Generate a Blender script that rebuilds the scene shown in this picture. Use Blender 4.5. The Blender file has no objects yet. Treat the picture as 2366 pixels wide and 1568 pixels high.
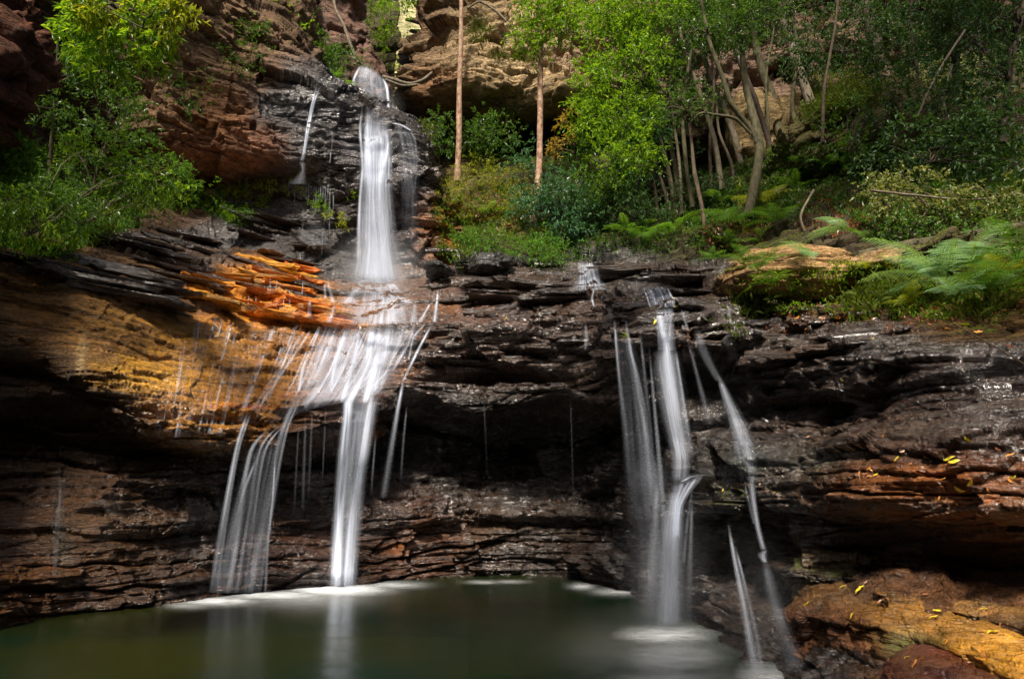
import bpy, math, random
import numpy as np
from mathutils import Vector, Matrix
from mathutils.bvhtree import BVHTree

# ------------------------------------------------------------------ camera, sky, sun, exposure
SC = bpy.context.scene
COL = SC.collection
F_PX, CX, CY = 1577.0, 1183.0, 784.0
PITCH = math.atan(366.0 / F_PX)
CAMZ = 1.5
cam_d = bpy.data.cameras.new('camera'); cam = bpy.data.objects.new('camera', cam_d); COL.objects.link(cam)
cam.location = (0, 0, CAMZ); cam.rotation_euler = (math.pi / 2 + PITCH, 0, 0)
cam_d.sensor_width = 36; cam_d.lens = 24.0; cam_d.clip_start = 0.05; cam_d.clip_end = 500
SC.camera = cam
SUN_EL, SUN_AZ = math.radians(50), math.radians(-12)      # azimuth measured from behind the camera towards its left
wd = bpy.data.worlds.new('World'); SC.world = wd; wd.use_nodes = True
wn = wd.node_tree.nodes; wl = wd.node_tree.links
bg = wn['Background']; sky = wn.new('ShaderNodeTexSky'); sky.sky_type = 'NISHITA'; sky.sun_disc = False
sky.sun_elevation = SUN_EL; sky.sun_rotation = math.pi + SUN_AZ * -1; sky.air_density = 1.0; sky.dust_density = 5.0; sky.ozone_density = 0.2
wl.new(sky.outputs[0], bg.inputs[0]); bg.inputs[1].default_value = 0.065
sd = bpy.data.lights.new('sun', 'SUN'); sun = bpy.data.objects.new('sun', sd); COL.objects.link(sun)
sd.energy = 4.6; sd.angle = math.radians(9); sd.color = (1.0, 0.91, 0.78)
sdir = Vector((math.sin(SUN_AZ) * math.cos(SUN_EL), -math.cos(SUN_AZ) * math.cos(SUN_EL), math.sin(SUN_EL)))
sun.rotation_euler = sdir.to_track_quat('Z', 'Y').to_euler(); sun.location = (0, 0, 40)
SC.view_settings.view_transform = 'Standard'; SC.view_settings.look = 'None'
SC.view_settings.exposure = 0.95; SC.view_settings.gamma = 1; SC.view_settings.use_curve_mapping = False
SC.cycles.use_denoising = True
SC.cycles.max_bounces = 6; SC.cycles.diffuse_bounces = 3; SC.cycles.glossy_bounces = 3
SC.cycles.transmission_bounces = 3; SC.cycles.transparent_max_bounces = 24
SC.cycles.sample_clamp_indirect = 4.0

random.seed(7); RNG = np.random.default_rng(7)
cth, sth = math.cos(PITCH), math.sin(PITCH)

def W(px, py, Y):
    """world point seen at photo position px,py (2366 x 1568 scale) at world distance Y"""
    px = np.asarray(px, float); py = np.asarray(py, float); Y = np.asarray(Y, float)
    x = (px - CX) / F_PX; y = (CY - py) / F_PX
    dy = cth - y * sth; dz = sth + y * cth
    k = Y / dy
    return np.stack([x * k, Y + 0 * x, CAMZ + dz * k], -1)
def PROJ(P):
    x = P[..., 0]; y = P[..., 1]; z = P[..., 2] - CAMZ
    f = np.maximum(y * cth + z * sth, 0.05); u = -y * sth + z * cth
    return CX + F_PX * x / f, CY - F_PX * u / f
def YW(py, z=0.0):
    y = (CY - py) / F_PX
    dy = cth - y * sth; dz = sth + y * cth
    return (z - CAMZ) * dy / dz

# ------------------------------------------------------------------ noise
from concurrent.futures import ThreadPoolExecutor
POOL = ThreadPoolExecutor(4)
def _mix(h):
    h = (h ^ (h >> np.uint32(15))) * np.uint32(2246822519); h = (h ^ (h >> np.uint32(13))) * np.uint32(3266489917)
    return (h ^ (h >> np.uint32(16)))
def _h(ix, iy, iz, seed=0):
    h = ix.astype(np.int64).astype(np.uint32) * np.uint32(374761393) + iy.astype(np.int64).astype(np.uint32) * np.uint32(668265263) + iz.astype(np.int64).astype(np.uint32) * np.uint32(2147483629) + np.uint32(seed * 974711)
    return (_mix(h) >> np.uint32(8)).astype(np.float32) / np.float32(16777216.0)
def _vn(x, y, z, seed):
    w = []; hs = []
    for q, K in ((x, 374761393), (y, 668265263), (z, 2147483629)):
        f = np.floor(q); t = (q - f).astype(np.float32); t = t * t * (3 - 2 * t)
        i = f.astype(np.int32).view(np.uint32) * np.uint32(K)
        w.append((1 - t, t)); hs.append((i, i + np.uint32(K)))
    r = np.zeros(np.shape(w[0][0]), np.float32)
    for a in (0, 1):
        ha = hs[0][a] + np.uint32(seed * 974711)
        for b in (0, 1):
            hb = ha + hs[1][b]; wb = w[0][a] * w[1][b]
            for c in (0, 1):
                r += wb * w[2][c] * (_mix(hb + hs[2][c]) >> np.uint32(8)).astype(np.float32)
    return r * np.float32(2 / 16777216.0) - 1
def vn(x, y, z, seed=0):
    x, y, z = np.broadcast_arrays(x, y, z)
    if x.size < 20000: return _vn(x, y, z, seed)
    sh = x.shape; x, y, z = (np.array_split(q.reshape(-1), 12) for q in (x, y, z))
    return np.concatenate(list(POOL.map(_vn, x, y, z, [seed] * 12))).reshape(sh)
def fbm(P, sc, oct=4, seed=0, gain=0.5, zs=1.0):
    r = 0; a = 1; t = 0
    for o in range(oct):
        r = r + a * vn(P[..., 0] * sc + 13.7 * o, P[..., 1] * sc - 7.1 * o, P[..., 2] * sc * zs + 3.3 * o, seed + o)
        t += a; a *= gain; sc *= 2.03
    return r / t
def strata(P, thick, lat, amp, seed):
    x, y, z = P[..., 0], P[..., 1], P[..., 2]
    zw = z + thick * 0.55 * vn(x * .5 / thick ** .5 * .6, y * .5 / thick ** .5 * .6, z * 0.4, seed + 1) + thick * .12 * vn(x * 3, y * 3, z * 3, seed + 5)
    s = zw / thick
    s = s + 0.38 * np.sin(s * 2.1 + seed)
    i = np.floor(s); f = s - i
    sm = vn(x * lat, y * lat, i * 7.7, seed + 2)
    hi = _h(i, i * 0, i * 0, seed + 9)
    jx = x * lat * 0.8 + hi * 11 + 0.35 * vn(x * lat * 2, y * lat * 2, i, seed + 3)
    jy = y * lat * 0.8 + hi * 5
    bl = _h(np.floor(jx), np.floor(jy), i, seed + 4) * 2 - 1
    r = 0.4 * sm + 0.6 * bl
    lay = hi * 2 - 1
    prof = 1 - 0.5 * np.abs(2 * f - 1) ** 6
    crack = np.clip(1 - f / 0.13, 0, 1) ** 0.7
    return amp * (0.6 * r + 0.4 * lay + 0.55 * prof - 0.55 - 0.55 * crack)

def _facet(x, y, z, seed):
    fx, fy, fz = np.floor(x), np.floor(y), np.floor(z)
    bd = np.full(x.shape, 9e9, np.float32); val = np.zeros(x.shape, np.float32)
    for a in (-1, 0, 1):
        for b in (-1, 0, 1):
            for c in (-1, 0, 1):
                i, j, k = fx + a, fy + b, fz + c
                h = (i.astype(np.int32).view(np.uint32) * np.uint32(374761393) + j.astype(np.int32).view(np.uint32) * np.uint32(668265263) + k.astype(np.int32).view(np.uint32) * np.uint32(2147483629) + np.uint32(seed * 7919))
                h = _mix(h); r = [((h >> np.uint32(q)) & np.uint32(1023)).astype(np.float32) / 1023 for q in (0, 10, 20)]
                h2 = _mix(h + np.uint32(77)); g = [((h2 >> np.uint32(q)) & np.uint32(1023)).astype(np.float32) / 512 - 1 for q in (0, 10, 20)]
                dx, dy, dz = x - i - r[0], y - j - r[1], z - k - r[2]
                d = dx * dx + dy * dy + dz * dz
                v = g[0] * dx + g[1] * dy + g[2] * dz + (r[0] - .5) * .5
                m = d < bd; bd = np.where(m, d, bd); val = np.where(m, v, val)
    return val
def facet(P, sc, seed, zs=1.0, warp=.25):
    w = warp * vn(P[..., 0] * sc * 2.5, P[..., 1] * sc * 2.5, P[..., 2] * sc * 2.5, seed + 4)
    x = (P[..., 0] * sc + w).ravel(); y = (P[..., 1] * sc + w).ravel(); z = (P[..., 2] * sc * zs + w).ravel()
    return np.concatenate(list(POOL.map(_facet, *(np.array_split(q.astype(np.float32), 16) for q in (x, y, z)), [seed] * 16))).reshape(P.shape[:-1])

# ------------------------------------------------------------------ object helpers
def tag(o, label=None, cat=None, group=None, kind=None):
    if label: o['label'] = label
    if cat: o['category'] = cat
    if group: o['group'] = group
    if kind: o['kind'] = kind
    return o
def mesh_np(name, V, F, mat, parent=None, smooth=True, attrs=None, uv=None):
    """V (n,3), F (m,3|4) int arrays"""
    me = bpy.data.meshes.new(name)
    V = np.ascontiguousarray(V, np.float32); F = np.ascontiguousarray(F, np.int32)
    k = F.shape[1]
    me.vertices.add(len(V)); me.vertices.foreach_set('co', V.ravel())
    me.loops.add(F.size); me.loops.foreach_set('vertex_index', F.ravel())
    me.polygons.add(len(F)); me.polygons.foreach_set('loop_start', np.arange(0, F.size, k, dtype=np.int32))
    me.polygons.foreach_set('loop_total', np.full(len(F), k, np.int32))
    me.polygons.foreach_set('use_smooth', np.full(len(F), smooth, bool))
    me.update(calc_edges=True)
    for n, A in (attrs or {}).items():
        A = np.ascontiguousarray(A, np.float32)
        if A.ndim == 1:
            a = me.attributes.new(n, 'FLOAT', 'POINT'); a.data.foreach_set('value', A)
        else:
            if A.shape[1] == 3: A = np.concatenate([A, np.ones((len(A), 1), np.float32)], 1)
            a = me.attributes.new(n, 'FLOAT_COLOR', 'POINT'); a.data.foreach_set('color', np.ascontiguousarray(A).ravel())
    if mat: me.materials.append(mat)
    o = bpy.data.objects.new(name, me); COL.objects.link(o)
    if parent: o.parent = parent
    return o
def shift(o, loc):
    """put a mesh object's origin at loc without moving it"""
    loc = Vector(loc); o.data.transform(Matrix.Translation(-loc)); o.location = loc
def empty(name, loc=(0, 0, 0)):
    o = bpy.data.objects.new(name, None); COL.objects.link(o); o.location = loc; o.empty_display_size = 0.2
    return o
def grid_faces(nu, nv):
    i = np.arange(nu * nv).reshape(nu, nv)
    return np.stack([i[:-1, :-1], i[1:, :-1], i[1:, 1:], i[:-1, 1:]], -1).reshape(-1, 4)

# ------------------------------------------------------------------ materials
class NT:
    def __init__(s, name):
        s.m = bpy.data.materials.new(name); s.m.use_nodes = True; s.t = s.m.node_tree; s.t.nodes.clear()
        s.out = s.t.nodes.new('ShaderNodeOutputMaterial')
    def n(s, typ, **kw):
        nd = s.t.nodes.new(typ)
        for k, v in kw.items():
            if k.startswith('_'): setattr(nd, k[1:], v)
        for k, v in kw.items():
            if not k.startswith('_'):
                key = int(k[1:]) if k[0] == 'i' and k[1:].isdigit() else k.replace('__', ' ')
                if isinstance(v, bpy.types.NodeSocket): s.t.links.new(v, nd.inputs[key])
                else: nd.inputs[key].default_value = v
        return nd
    def attr(s, name): return s.n('ShaderNodeAttribute', _attribute_name=name)
    def pos(s): return s.n('ShaderNodeNewGeometry').outputs['Position']
    def mapping(s, vec, scale, loc=(0, 0, 0)): return s.n('ShaderNodeMapping', Vector=vec, Scale=scale, Location=loc).outputs[0]
    def noise(s, vec, scale, detail=4, rough=.55, dist=0): return s.n('ShaderNodeTexNoise', Vector=vec, Scale=scale, Detail=detail, Roughness=rough, Distortion=dist).outputs['Fac']
    def rng(s, v, a, b, c, d): return s.n('ShaderNodeMapRange', i0=v, i1=a, i2=b, i3=c, i4=d).outputs[0]
    def math(s, op, a, b=0.0): return s.n('ShaderNodeMath', _operation=op, i0=a, i1=b).outputs[0]
    def mix(s, f, a, b, blend='MIX'):
        nd = s.n('ShaderNodeMix', _data_type='RGBA', _blend_type=blend)
        for i, v in ((0, f), (6, a), (7, b)):
            if isinstance(v, bpy.types.NodeSocket): s.t.links.new(v, nd.inputs[i])
            else: nd.inputs[i].default_value = v if i == 0 else (*v, 1) if len(v) == 3 else v
        return nd.outputs[2]
    def done(s, sh): s.t.links.new(sh, s.out.inputs[0]); return s.m

def rock_material(name, scale=1.0, bump=1.0):
    t = NT(name); p = t.pos()
    col = t.attr('col'); wet = t.attr('wet').outputs['Fac']; moss = t.attr('moss').outputs['Fac']
    fine = t.noise(t.mapping(p, (1.3, 1.3, 5.0)), 4.0 / scale, 6, .65)
    fine2 = t.noise(t.mapping(p, (1.0, 1.0, 1.8)), 22.0 / scale, 4, .6)
    band = t.noise(t.mapping(p, (.35, .35, 6.0)), 2.2 / scale, 5, .6, .4)
    k = t.math('MULTIPLY', t.rng(fine, .3, .7, .45, 1.5), t.rng(band, .35, .65, .6, 1.35))
    k = t.math('MULTIPLY', k, t.rng(fine2, .3, .7, .7, 1.3))
    vary = t.n('ShaderNodeVectorMath', _operation='SCALE', i0=col.outputs['Color']); t.t.links.new(k, vary.inputs['Scale'])
    base = vary.outputs[0]
    wd_ = t.n('ShaderNodeVectorMath', _operation='SCALE', i0=base); t.t.links.new(t.rng(wet, .5, 1.0, 1.0, .42), wd_.inputs['Scale']); base = wd_.outputs[0]   # water soaked stone is darker
    # warm mineral specks
    sp = t.rng(t.noise(p, 9.0 / scale, 5, .7), .56, .72, 0, .35)
    base = t.mix(sp, base, t.mix(1.0, base, (2.2, 1.2, .55), 'MULTIPLY'))
    geo = t.n('ShaderNodeNewGeometry'); sep = t.n('ShaderNodeSeparateXYZ', Vector=geo.outputs['Normal'])
    mn = t.noise(p, 3.0 / scale, 5, .65)
    up = t.rng(sep.outputs['Z'], -.1, .7, .25, 1.0)
    mm = t.math('MULTIPLY', moss, up); mm = t.rng(t.math('ADD', mm, t.math('MULTIPLY', t.math('SUBTRACT', mn, .5), 1.6)), .35, .7, 0, 1)
    mm = t.math('MULTIPLY', mm, t.rng(moss, 0, .15, 0, 1))
    mcol = t.mix(t.rng(fine2, .35, .65, 0, 1), (.018, .032, .006), (.10, .11, .015))
    base = t.mix(mm, base, mcol)
    h1 = t.noise(t.mapping(p, (1, 1, 3.2)), 6.0 / scale, 6, .62)
    h2 = t.noise(t.mapping(p, (1, 1, 2.2)), 26.0 / scale, 5, .6)
    h3 = t.noise(t.mapping(p, (.5, .5, 9)), 3.0 / scale, 5, .6, .3)
    hh = t.math('ADD', t.math('MULTIPLY', h1, .55), t.math('ADD', t.math('MULTIPLY', h2, .22), t.math('MULTIPLY', h3, .45)))
    bp = t.n('ShaderNodeBump', Strength=1.0 * bump, Distance=.15 * scale, Height=hh)
    r = t.rng(wet, 0, 1, .85, .15)
    r = t.math('ADD', r, t.rng(fine, .35, .65, -.06, .14)); r = t.math('ADD', r, t.math('MULTIPLY', mm, .4))
    sp = t.rng(wet, .3, 1, .15, .6)
    f3 = t.noise(t.mapping(p, (.6, .6, 2.2)), 26.0 / scale, 3, .55)
    bp2 = t.n('ShaderNodeBump', Strength=.7 * bump, Distance=.04 * scale, Height=f3, Normal=bp.outputs[0])
    b = t.n('ShaderNodeBsdfPrincipled', Base__Color=base, Roughness=r, Normal=bp2.outputs[0])
    t.t.links.new(sp, b.inputs['Specular IOR Level'])
    wc = t.math('MULTIPLY', t.rng(wet, .45, .95, 0, 1), t.rng(t.noise(t.mapping(p, (1, 1, .6)), 1.1 / scale, 4, .6), .42, .6, .05, 1)); wc = t.math('MULTIPLY', wc, t.math('SUBTRACT', 1.0, mm))
    t.t.links.new(wc, b.inputs['Coat Weight']); b.inputs['Coat Roughness'].default_value = .16; b.inputs['Coat IOR'].default_value = 1.85
    t.t.links.new(bp2.outputs[0], b.inputs['Coat Normal'])
    return t.done(b.outputs[0])
M_ROCK = rock_material('wet_sandstone'); M_ROCK_FAR = rock_material('far_sandstone', 2.2, .9)

def leaf_material(name, c1, c2, gloss=.25, trans=.45, rough=.35):
    t = NT(name); a = t.attr('rnd').outputs['Fac']
    c = t.mix(a, c1, c2)
    d = t.n('ShaderNodeBsdfPrincipled', Base__Color=c, Roughness=rough); d.inputs['Specular IOR Level'].default_value = gloss
    tr = t.n('ShaderNodeBsdfTranslucent', Color=t.mix(1.0, c, (1.5, 1.35, .5), 'MULTIPLY'))
    m = t.n('ShaderNodeMixShader', i0=trans, i1=d.outputs[0], i2=tr.outputs[0])
    return t.done(m.outputs[0])
def plain(name, c1, c2, scale=8, rough=.8, bump=.3, zs=1.0, spec=.3):
    t = NT(name); p = t.pos()
    n1 = t.noise(t.mapping(p, (1, 1, zs)), scale, 6, .65)
    c = t.mix(t.rng(n1, .35, .65, 0, 1), c1, c2)
    bp = t.n('ShaderNodeBump', Strength=bump, Distance=.03, Height=n1)
    b = t.n('ShaderNodeBsdfPrincipled', Base__Color=c, Roughness=rough, Normal=bp.outputs[0]); b.inputs['Specular IOR Level'].default_value = spec
    return t.done(b.outputs[0])

# ------------------------------------------------------------------ rock lofts
def catmull(C, idx):
    """C (n, ...) control values, idx float positions"""
    n = C.shape[0]; i = np.clip(np.floor(idx).astype(int), 0, n - 2); t = (idx - i)
    g = lambda k: C[np.clip(i + k, 0, n - 1)]
    sh = (-1,) + (1,) * (C.ndim - 1); t = t.reshape(sh)
    p0, p1, p2, p3 = g(-1), g(0), g(1), g(2)
    p0 = np.where((i == 0).reshape(sh), 2 * p1 - p2, p0); p3 = np.where((i == n - 2).reshape(sh), 2 * p2 - p1, p3)
    tens = 0.42
    m1 = (p2 - p0) * tens; m2 = (p3 - p1) * tens
    t2 = t * t; t3 = t2 * t
    return (2 * t3 - 3 * t2 + 1) * p1 + (t3 - 2 * t2 + t) * m1 + (-2 * t3 + 3 * t2) * p2 + (t3 - t2) * m2
BVHS = []
GV, GF, goff = [], [], 0
def grid_normals(P):
    du = np.gradient(P, axis=0); dv = np.gradient(P, axis=1)
    N = np.cross(du, dv); N /= (np.linalg.norm(N, axis=-1, keepdims=True) + 1e-9)
    toc = np.array([0, 0, CAMZ]) - P
    flip = np.sign((N * toc).sum(-1).mean())
    return N * flip
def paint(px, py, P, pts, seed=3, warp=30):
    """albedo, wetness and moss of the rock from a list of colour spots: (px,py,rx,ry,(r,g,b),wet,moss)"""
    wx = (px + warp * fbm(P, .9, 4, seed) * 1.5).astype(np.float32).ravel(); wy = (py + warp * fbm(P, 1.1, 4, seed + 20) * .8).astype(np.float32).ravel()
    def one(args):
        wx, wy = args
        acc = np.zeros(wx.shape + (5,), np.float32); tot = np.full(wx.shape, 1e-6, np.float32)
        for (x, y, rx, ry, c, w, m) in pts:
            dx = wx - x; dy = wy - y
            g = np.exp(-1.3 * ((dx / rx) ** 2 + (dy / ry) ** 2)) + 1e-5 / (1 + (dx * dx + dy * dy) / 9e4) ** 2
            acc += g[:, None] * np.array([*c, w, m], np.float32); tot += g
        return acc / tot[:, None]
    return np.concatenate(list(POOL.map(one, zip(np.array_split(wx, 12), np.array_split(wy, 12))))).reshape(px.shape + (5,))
def loft(name, net, res, layers, mat, spots, over=(), warp=30, fb=(.16, .8), dz=0.35, seed=1, parent=None, thin=3, extra=None, facets=(), mod=None):
    """net: list of columns, each a list of (px,py,Y); res (nu,nv)"""
    C = np.array([[W(*p) for p in col] for col in net])
    pc = np.array(net, float)
    colx = pc[:, :, 0].mean(1); nu, nv = res
    iu = np.interp(np.linspace(colx[0], colx[-1], nu), colx, np.arange(len(colx)))
    L = np.abs(np.diff(pc[:, :, 1], axis=1)).mean(0) + 12; cum = np.concatenate([[0], np.cumsum(L)])
    iv = np.interp(np.linspace(0, cum[-1], nv), cum, np.arange(len(cum)))
    P = catmull(C, iu); P = np.swapaxes(catmull(np.swapaxes(P, 0, 1), iv), 0, 1)
    N = grid_normals(P)
    D = N.copy(); D[..., 2] *= dz
    d = fb[0] * fbm(P, fb[1], 4, seed + 40)
    mk = 1.0 if mod is None else mod(*PROJ(P))
    for (th, lat, amp, sd_) in layers: d = d + mk * strata(P, th, lat, amp, sd_)
    d = d + fb[0] * .12 * fbm(P, 5 * fb[1], 3, seed + 60)
    for (sc_, am_, zs_) in facets: d = d + mk * am_ * facet(P, sc_, seed + 33, zs_)
    if extra is not None: d = d + extra(P, *PROJ(P))
    P = P + D * d[..., None]
    px, py = PROJ(P)
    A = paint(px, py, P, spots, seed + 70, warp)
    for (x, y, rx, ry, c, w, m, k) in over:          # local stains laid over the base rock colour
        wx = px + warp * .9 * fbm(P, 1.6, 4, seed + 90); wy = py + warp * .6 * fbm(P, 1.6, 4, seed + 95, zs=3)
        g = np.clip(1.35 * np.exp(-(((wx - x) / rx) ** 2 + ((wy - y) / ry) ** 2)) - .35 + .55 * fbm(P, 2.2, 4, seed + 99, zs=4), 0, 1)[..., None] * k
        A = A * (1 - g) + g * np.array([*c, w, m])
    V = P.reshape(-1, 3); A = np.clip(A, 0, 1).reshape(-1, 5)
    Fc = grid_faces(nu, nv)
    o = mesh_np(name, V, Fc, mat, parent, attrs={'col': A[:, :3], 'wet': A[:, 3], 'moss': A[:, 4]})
    S = P[::thin, ::thin]; Fs = grid_faces(*S.shape[:2])
    BVHS.append(BVHTree.FromPolygons(S.reshape(-1, 3).tolist(), Fs.tolist()))
    tag(o, kind='structure')
    return o
CAMV = Vector((0, 0, CAMZ))
def hit(px, py, only=None):
    d = Vector(W(px, py, 10.0)) - CAMV; d.normalize()
    best = None
    for b in (BVHS if only is None else [BVHS[k] for k in only]):
        h = b.ray_cast(CAMV, d)
        if h[0] is not None and (best is None or h[3] < best[3]): best = h
    return best
def down(x, y, z=30, only=None):
    best = None
    for b in (BVHS if only is None else [BVHS[k] for k in only]):
        h = b.ray_cast(Vector((x, y, z)), Vector((0, 0, -1)))
        if h[0] is not None and (best is None or h[0].z > best.z): best = h[0]
    return best

BLK = (.022, .014, .010); DBR = (.055, .030, .015); BRN = (.14, .065, .025); ORG = (.8, .30, .02); RUST = (.34, .10, .02)
RED = (.27, .125, .06); TAN = (.42, .32, .2); GRY = (.07, .062, .06); OLV = (.10, .085, .03); GREY2 = (.12, .11, .105)

def col_low(px, rows):
    """a column of the lower cliff: waterline first, then (py,Y) upward; the foot goes under water"""
    w = rows[0]; yw = YW(w)
    dx = 0
    foot = W(px, w, yw); z = -1.2
    # foot point expressed back as a pixel
    fx, fy = PROJ(np.array([foot[0], yw - .25, z]))
    return [(float(fx), float(fy), yw - .25), (px, w, yw)] + [(px, a, b) for a, b in rows[1:]]
NET1 = [
 col_low(-420, [1560, (1300, 6.9), (1050, 7.4), (860, 6.6), (700, 6.8), (560, 7.4), (520, 9), (470, 11)]),
 col_low(-160, [1490, (1280, 8.3), (1020, 8.8), (850, 7.9), (720, 8.2), (570, 8.7), (520, 10.2), (460, 12.2)]),
 col_low(0,    [1442, (1260, 9.2), (1010, 9.5), (840, 8.8), (720, 9.0), (590, 9.6), (530, 11.3), (470, 13.2)]),
 col_low(200,  [1416, (1240, 9.9), (1000, 10.3), (905, 9.4), (770, 9.7), (640, 10.3), (550, 12.2), (490, 14.2)]),
 col_low(400,  [1394, (1200, 11.0), (1050, 11.3), (1000, 10.35), (850, 10.8), (690, 11.7), (590, 13.6), (520, 15.8)]),
 col_low(600,  [1370, (1200, 12.4), (1070, 12.6), (1025, 11.5), (890, 12.0), (735, 13.2), (650, 14.6), (580, 17)]),
 col_low(800,  [1350, (1210, 13.4), (1080, 13.7), (960, 12.4), (860, 13.0), (765, 13.9), (695, 15.4), (620, 18)]),
 col_low(950,  [1336, (1190, 13.9), (1010, 14.7), (895, 13.1), (830, 13.5), (760, 14.1), (690, 15.4), (615, 18)]),
 col_low(1100, [1329, (1200, 14.6), (1010, 15.4), (955, 13.4), (855, 13.6), (765, 13.9), (690, 15.2), (612, 18)]),
 col_low(1280, [1330, (1200, 14.5), (1010, 15.3), (915, 12.9), (840, 13.0), (745, 13.3), (670, 14.6), (605, 18)]),
 col_low(1390, [1343, (1200, 13.6), (1010, 14.3), (930, 12.0), (840, 12.1), (735, 12.3), (665, 13.8), (600, 17.5)]),
 col_low(1500, [1388, (1210, 11.4), (1010, 11.8), (910, 9.9), (800, 9.5), (725, 9.7), (665, 11.6), (598, 16)]),
 col_low(1610, [1425, (1290, 9.4), (1170, 8.7), (1085, 8.8), (900, 9.6), (770, 9.3), (705, 9.7), (600, 14.5)]),
 col_low(1740, [1500, (1330, 8.9), (1180, 7.9), (1090, 8.0), (900, 8.7), (790, 8.6), (710, 9.2), (610, 12.5)]),
 col_low(1850, [1568, (1400, 7.9), (1230, 7.2), (1100, 7.3), (930, 7.9), (800, 8.0), (725, 8.5), (610, 10.6)]),
 col_low(2000, [1660, (1320, 6.8), (1195, 6.4), (1090, 6.3), (920, 7.0), (790, 7.2), (740, 7.9), (600, 9.0)]),
 col_low(2200, [1760, (1320, 6.2), (1215, 5.65), (1080, 5.6), (920, 6.1), (800, 6.5), (745, 7.0), (585, 8.2)]),
 col_low(2420, [1860, (1330, 5.65), (1225, 5.15), (1080, 5.1), (930, 5.5), (810, 6.0), (740, 6.4), (560, 7.4)]),
 col_low(2800, [2000, (1450, 5.2), (1240, 5.0), (1070, 4.4), (930, 4.7), (820, 5.2), (700, 5.8), (480, 6.6)]),
]
SP1 = [ # px,py,rx,ry,colour,wet,moss
 (60, 700, 160, 90, (.17, .08, .022), .55, .05), (300, 740, 170, 90, (.26, .125, .022), .6, 0), (60, 1000, 250, 200, DBR, .6, 0), (100, 1230, 200, 120, (0.146, 0.0559, 0.0124), .75, 0),
 (330, 1200, 160, 150, (0.0672, 0.0301, 0.0124), .95, 0), (400, 560, 200, 60, (0.056, 0.0301, 0.0136), .6, .1), (150, 560, 150, 60, (0.0672, 0.0344, 0.0155), .4, .3),
 (450, 900, 110, 110, (.62, .26, .02), .9, 0), (560, 860, 130, 90, (.75, .30, .02), .9, 0), (700, 800, 100, 80, (.5, .2, .03), .9, 0),
 (480, 700, 120, 50, (0.179, 0.0774, 0.031), .85, 0), (650, 720, 160, 40, ORG, .6, 0), (850, 720, 150, 60, (.22, .10, .04), .9, 0), (820, 850, 150, 80, (0.168, 0.0774, 0.0434), .95, 0),
 (780, 960, 130, 50, (0.112, 0.043, 0.0186), .95, 0), (620, 1150, 200, 120, (0.0672, 0.0301, 0.0155), .95, 0), (700, 1290, 150, 60, (0.0784, 0.0344, 0.0186), 1, 0),
 (950, 1230, 120, 70, (0.112, 0.0387, 0.0124), .9, 0), (1200, 1150, 200, 150, (0.0392, 0.0189, 0.00868), .9, 0), (1150, 1010, 300, 90, (.018, .011, .008), .9, 0),  # last spot: cave wall colour darkened to paint in its shade
 (1050, 720, 120, 60, (0.123, 0.0516, 0.0248), .9, .05), (1150, 830, 150, 50, (0.0784, 0.0387, 0.0217), .9, .1), (1200, 680, 150, 50, (0.0672, 0.0344, 0.0198), .9, .15),
 (1350, 740, 100, 60, (0.0784, 0.0387, 0.0217), .9, .2), (1300, 920, 120, 50, (0.056, 0.0301, 0.0174), .8, .3), (1550, 760, 140, 60, (0.0784, 0.043, 0.0248), 1, .25),
 (1550, 640, 150, 40, (0.0448, 0.0241, 0.0136), .95, .1), (1700, 900, 120, 120, (0.0504, 0.0301, 0.0186), 1, .15), (1650, 1150, 100, 100, (0.0504, 0.0361, 0.0155), 1, .5),
 (1900, 860, 160, 90, (0.0504, 0.0275, 0.0167), 1, .05), (2100, 930, 300, 90, (0.0504, 0.0241, 0.0124), 1, 0), (1850, 1100, 120, 60, (0.056, 0.0387, 0.0186), 1, .35),
 (1950, 740, 150, 50, (0.056, 0.0301, 0.0155), .9, .2), (2000, 660, 200, 50, (0.179, 0.103, 0.031), .3, .5), (2250, 700, 150, 60, (0.0784, 0.043, 0.0124), .3, .5),
 (2150, 1130, 260, 60, (.30, .11, .03), .95, 0), (2250, 1060, 150, 40, (0.112, 0.043, 0.0186), 1, 0), (1950, 1250, 150, 70, (.09, .05, .02), .8, .1), (2200, 1260, 200, 80, (.13, .055, .02), .7, 0),
 (1780, 1300, 100, 120, (0.0336, 0.0172, 0.0093), .9, .1), (1500, 1200, 120, 150, BLK, .9, 0),
]
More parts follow.
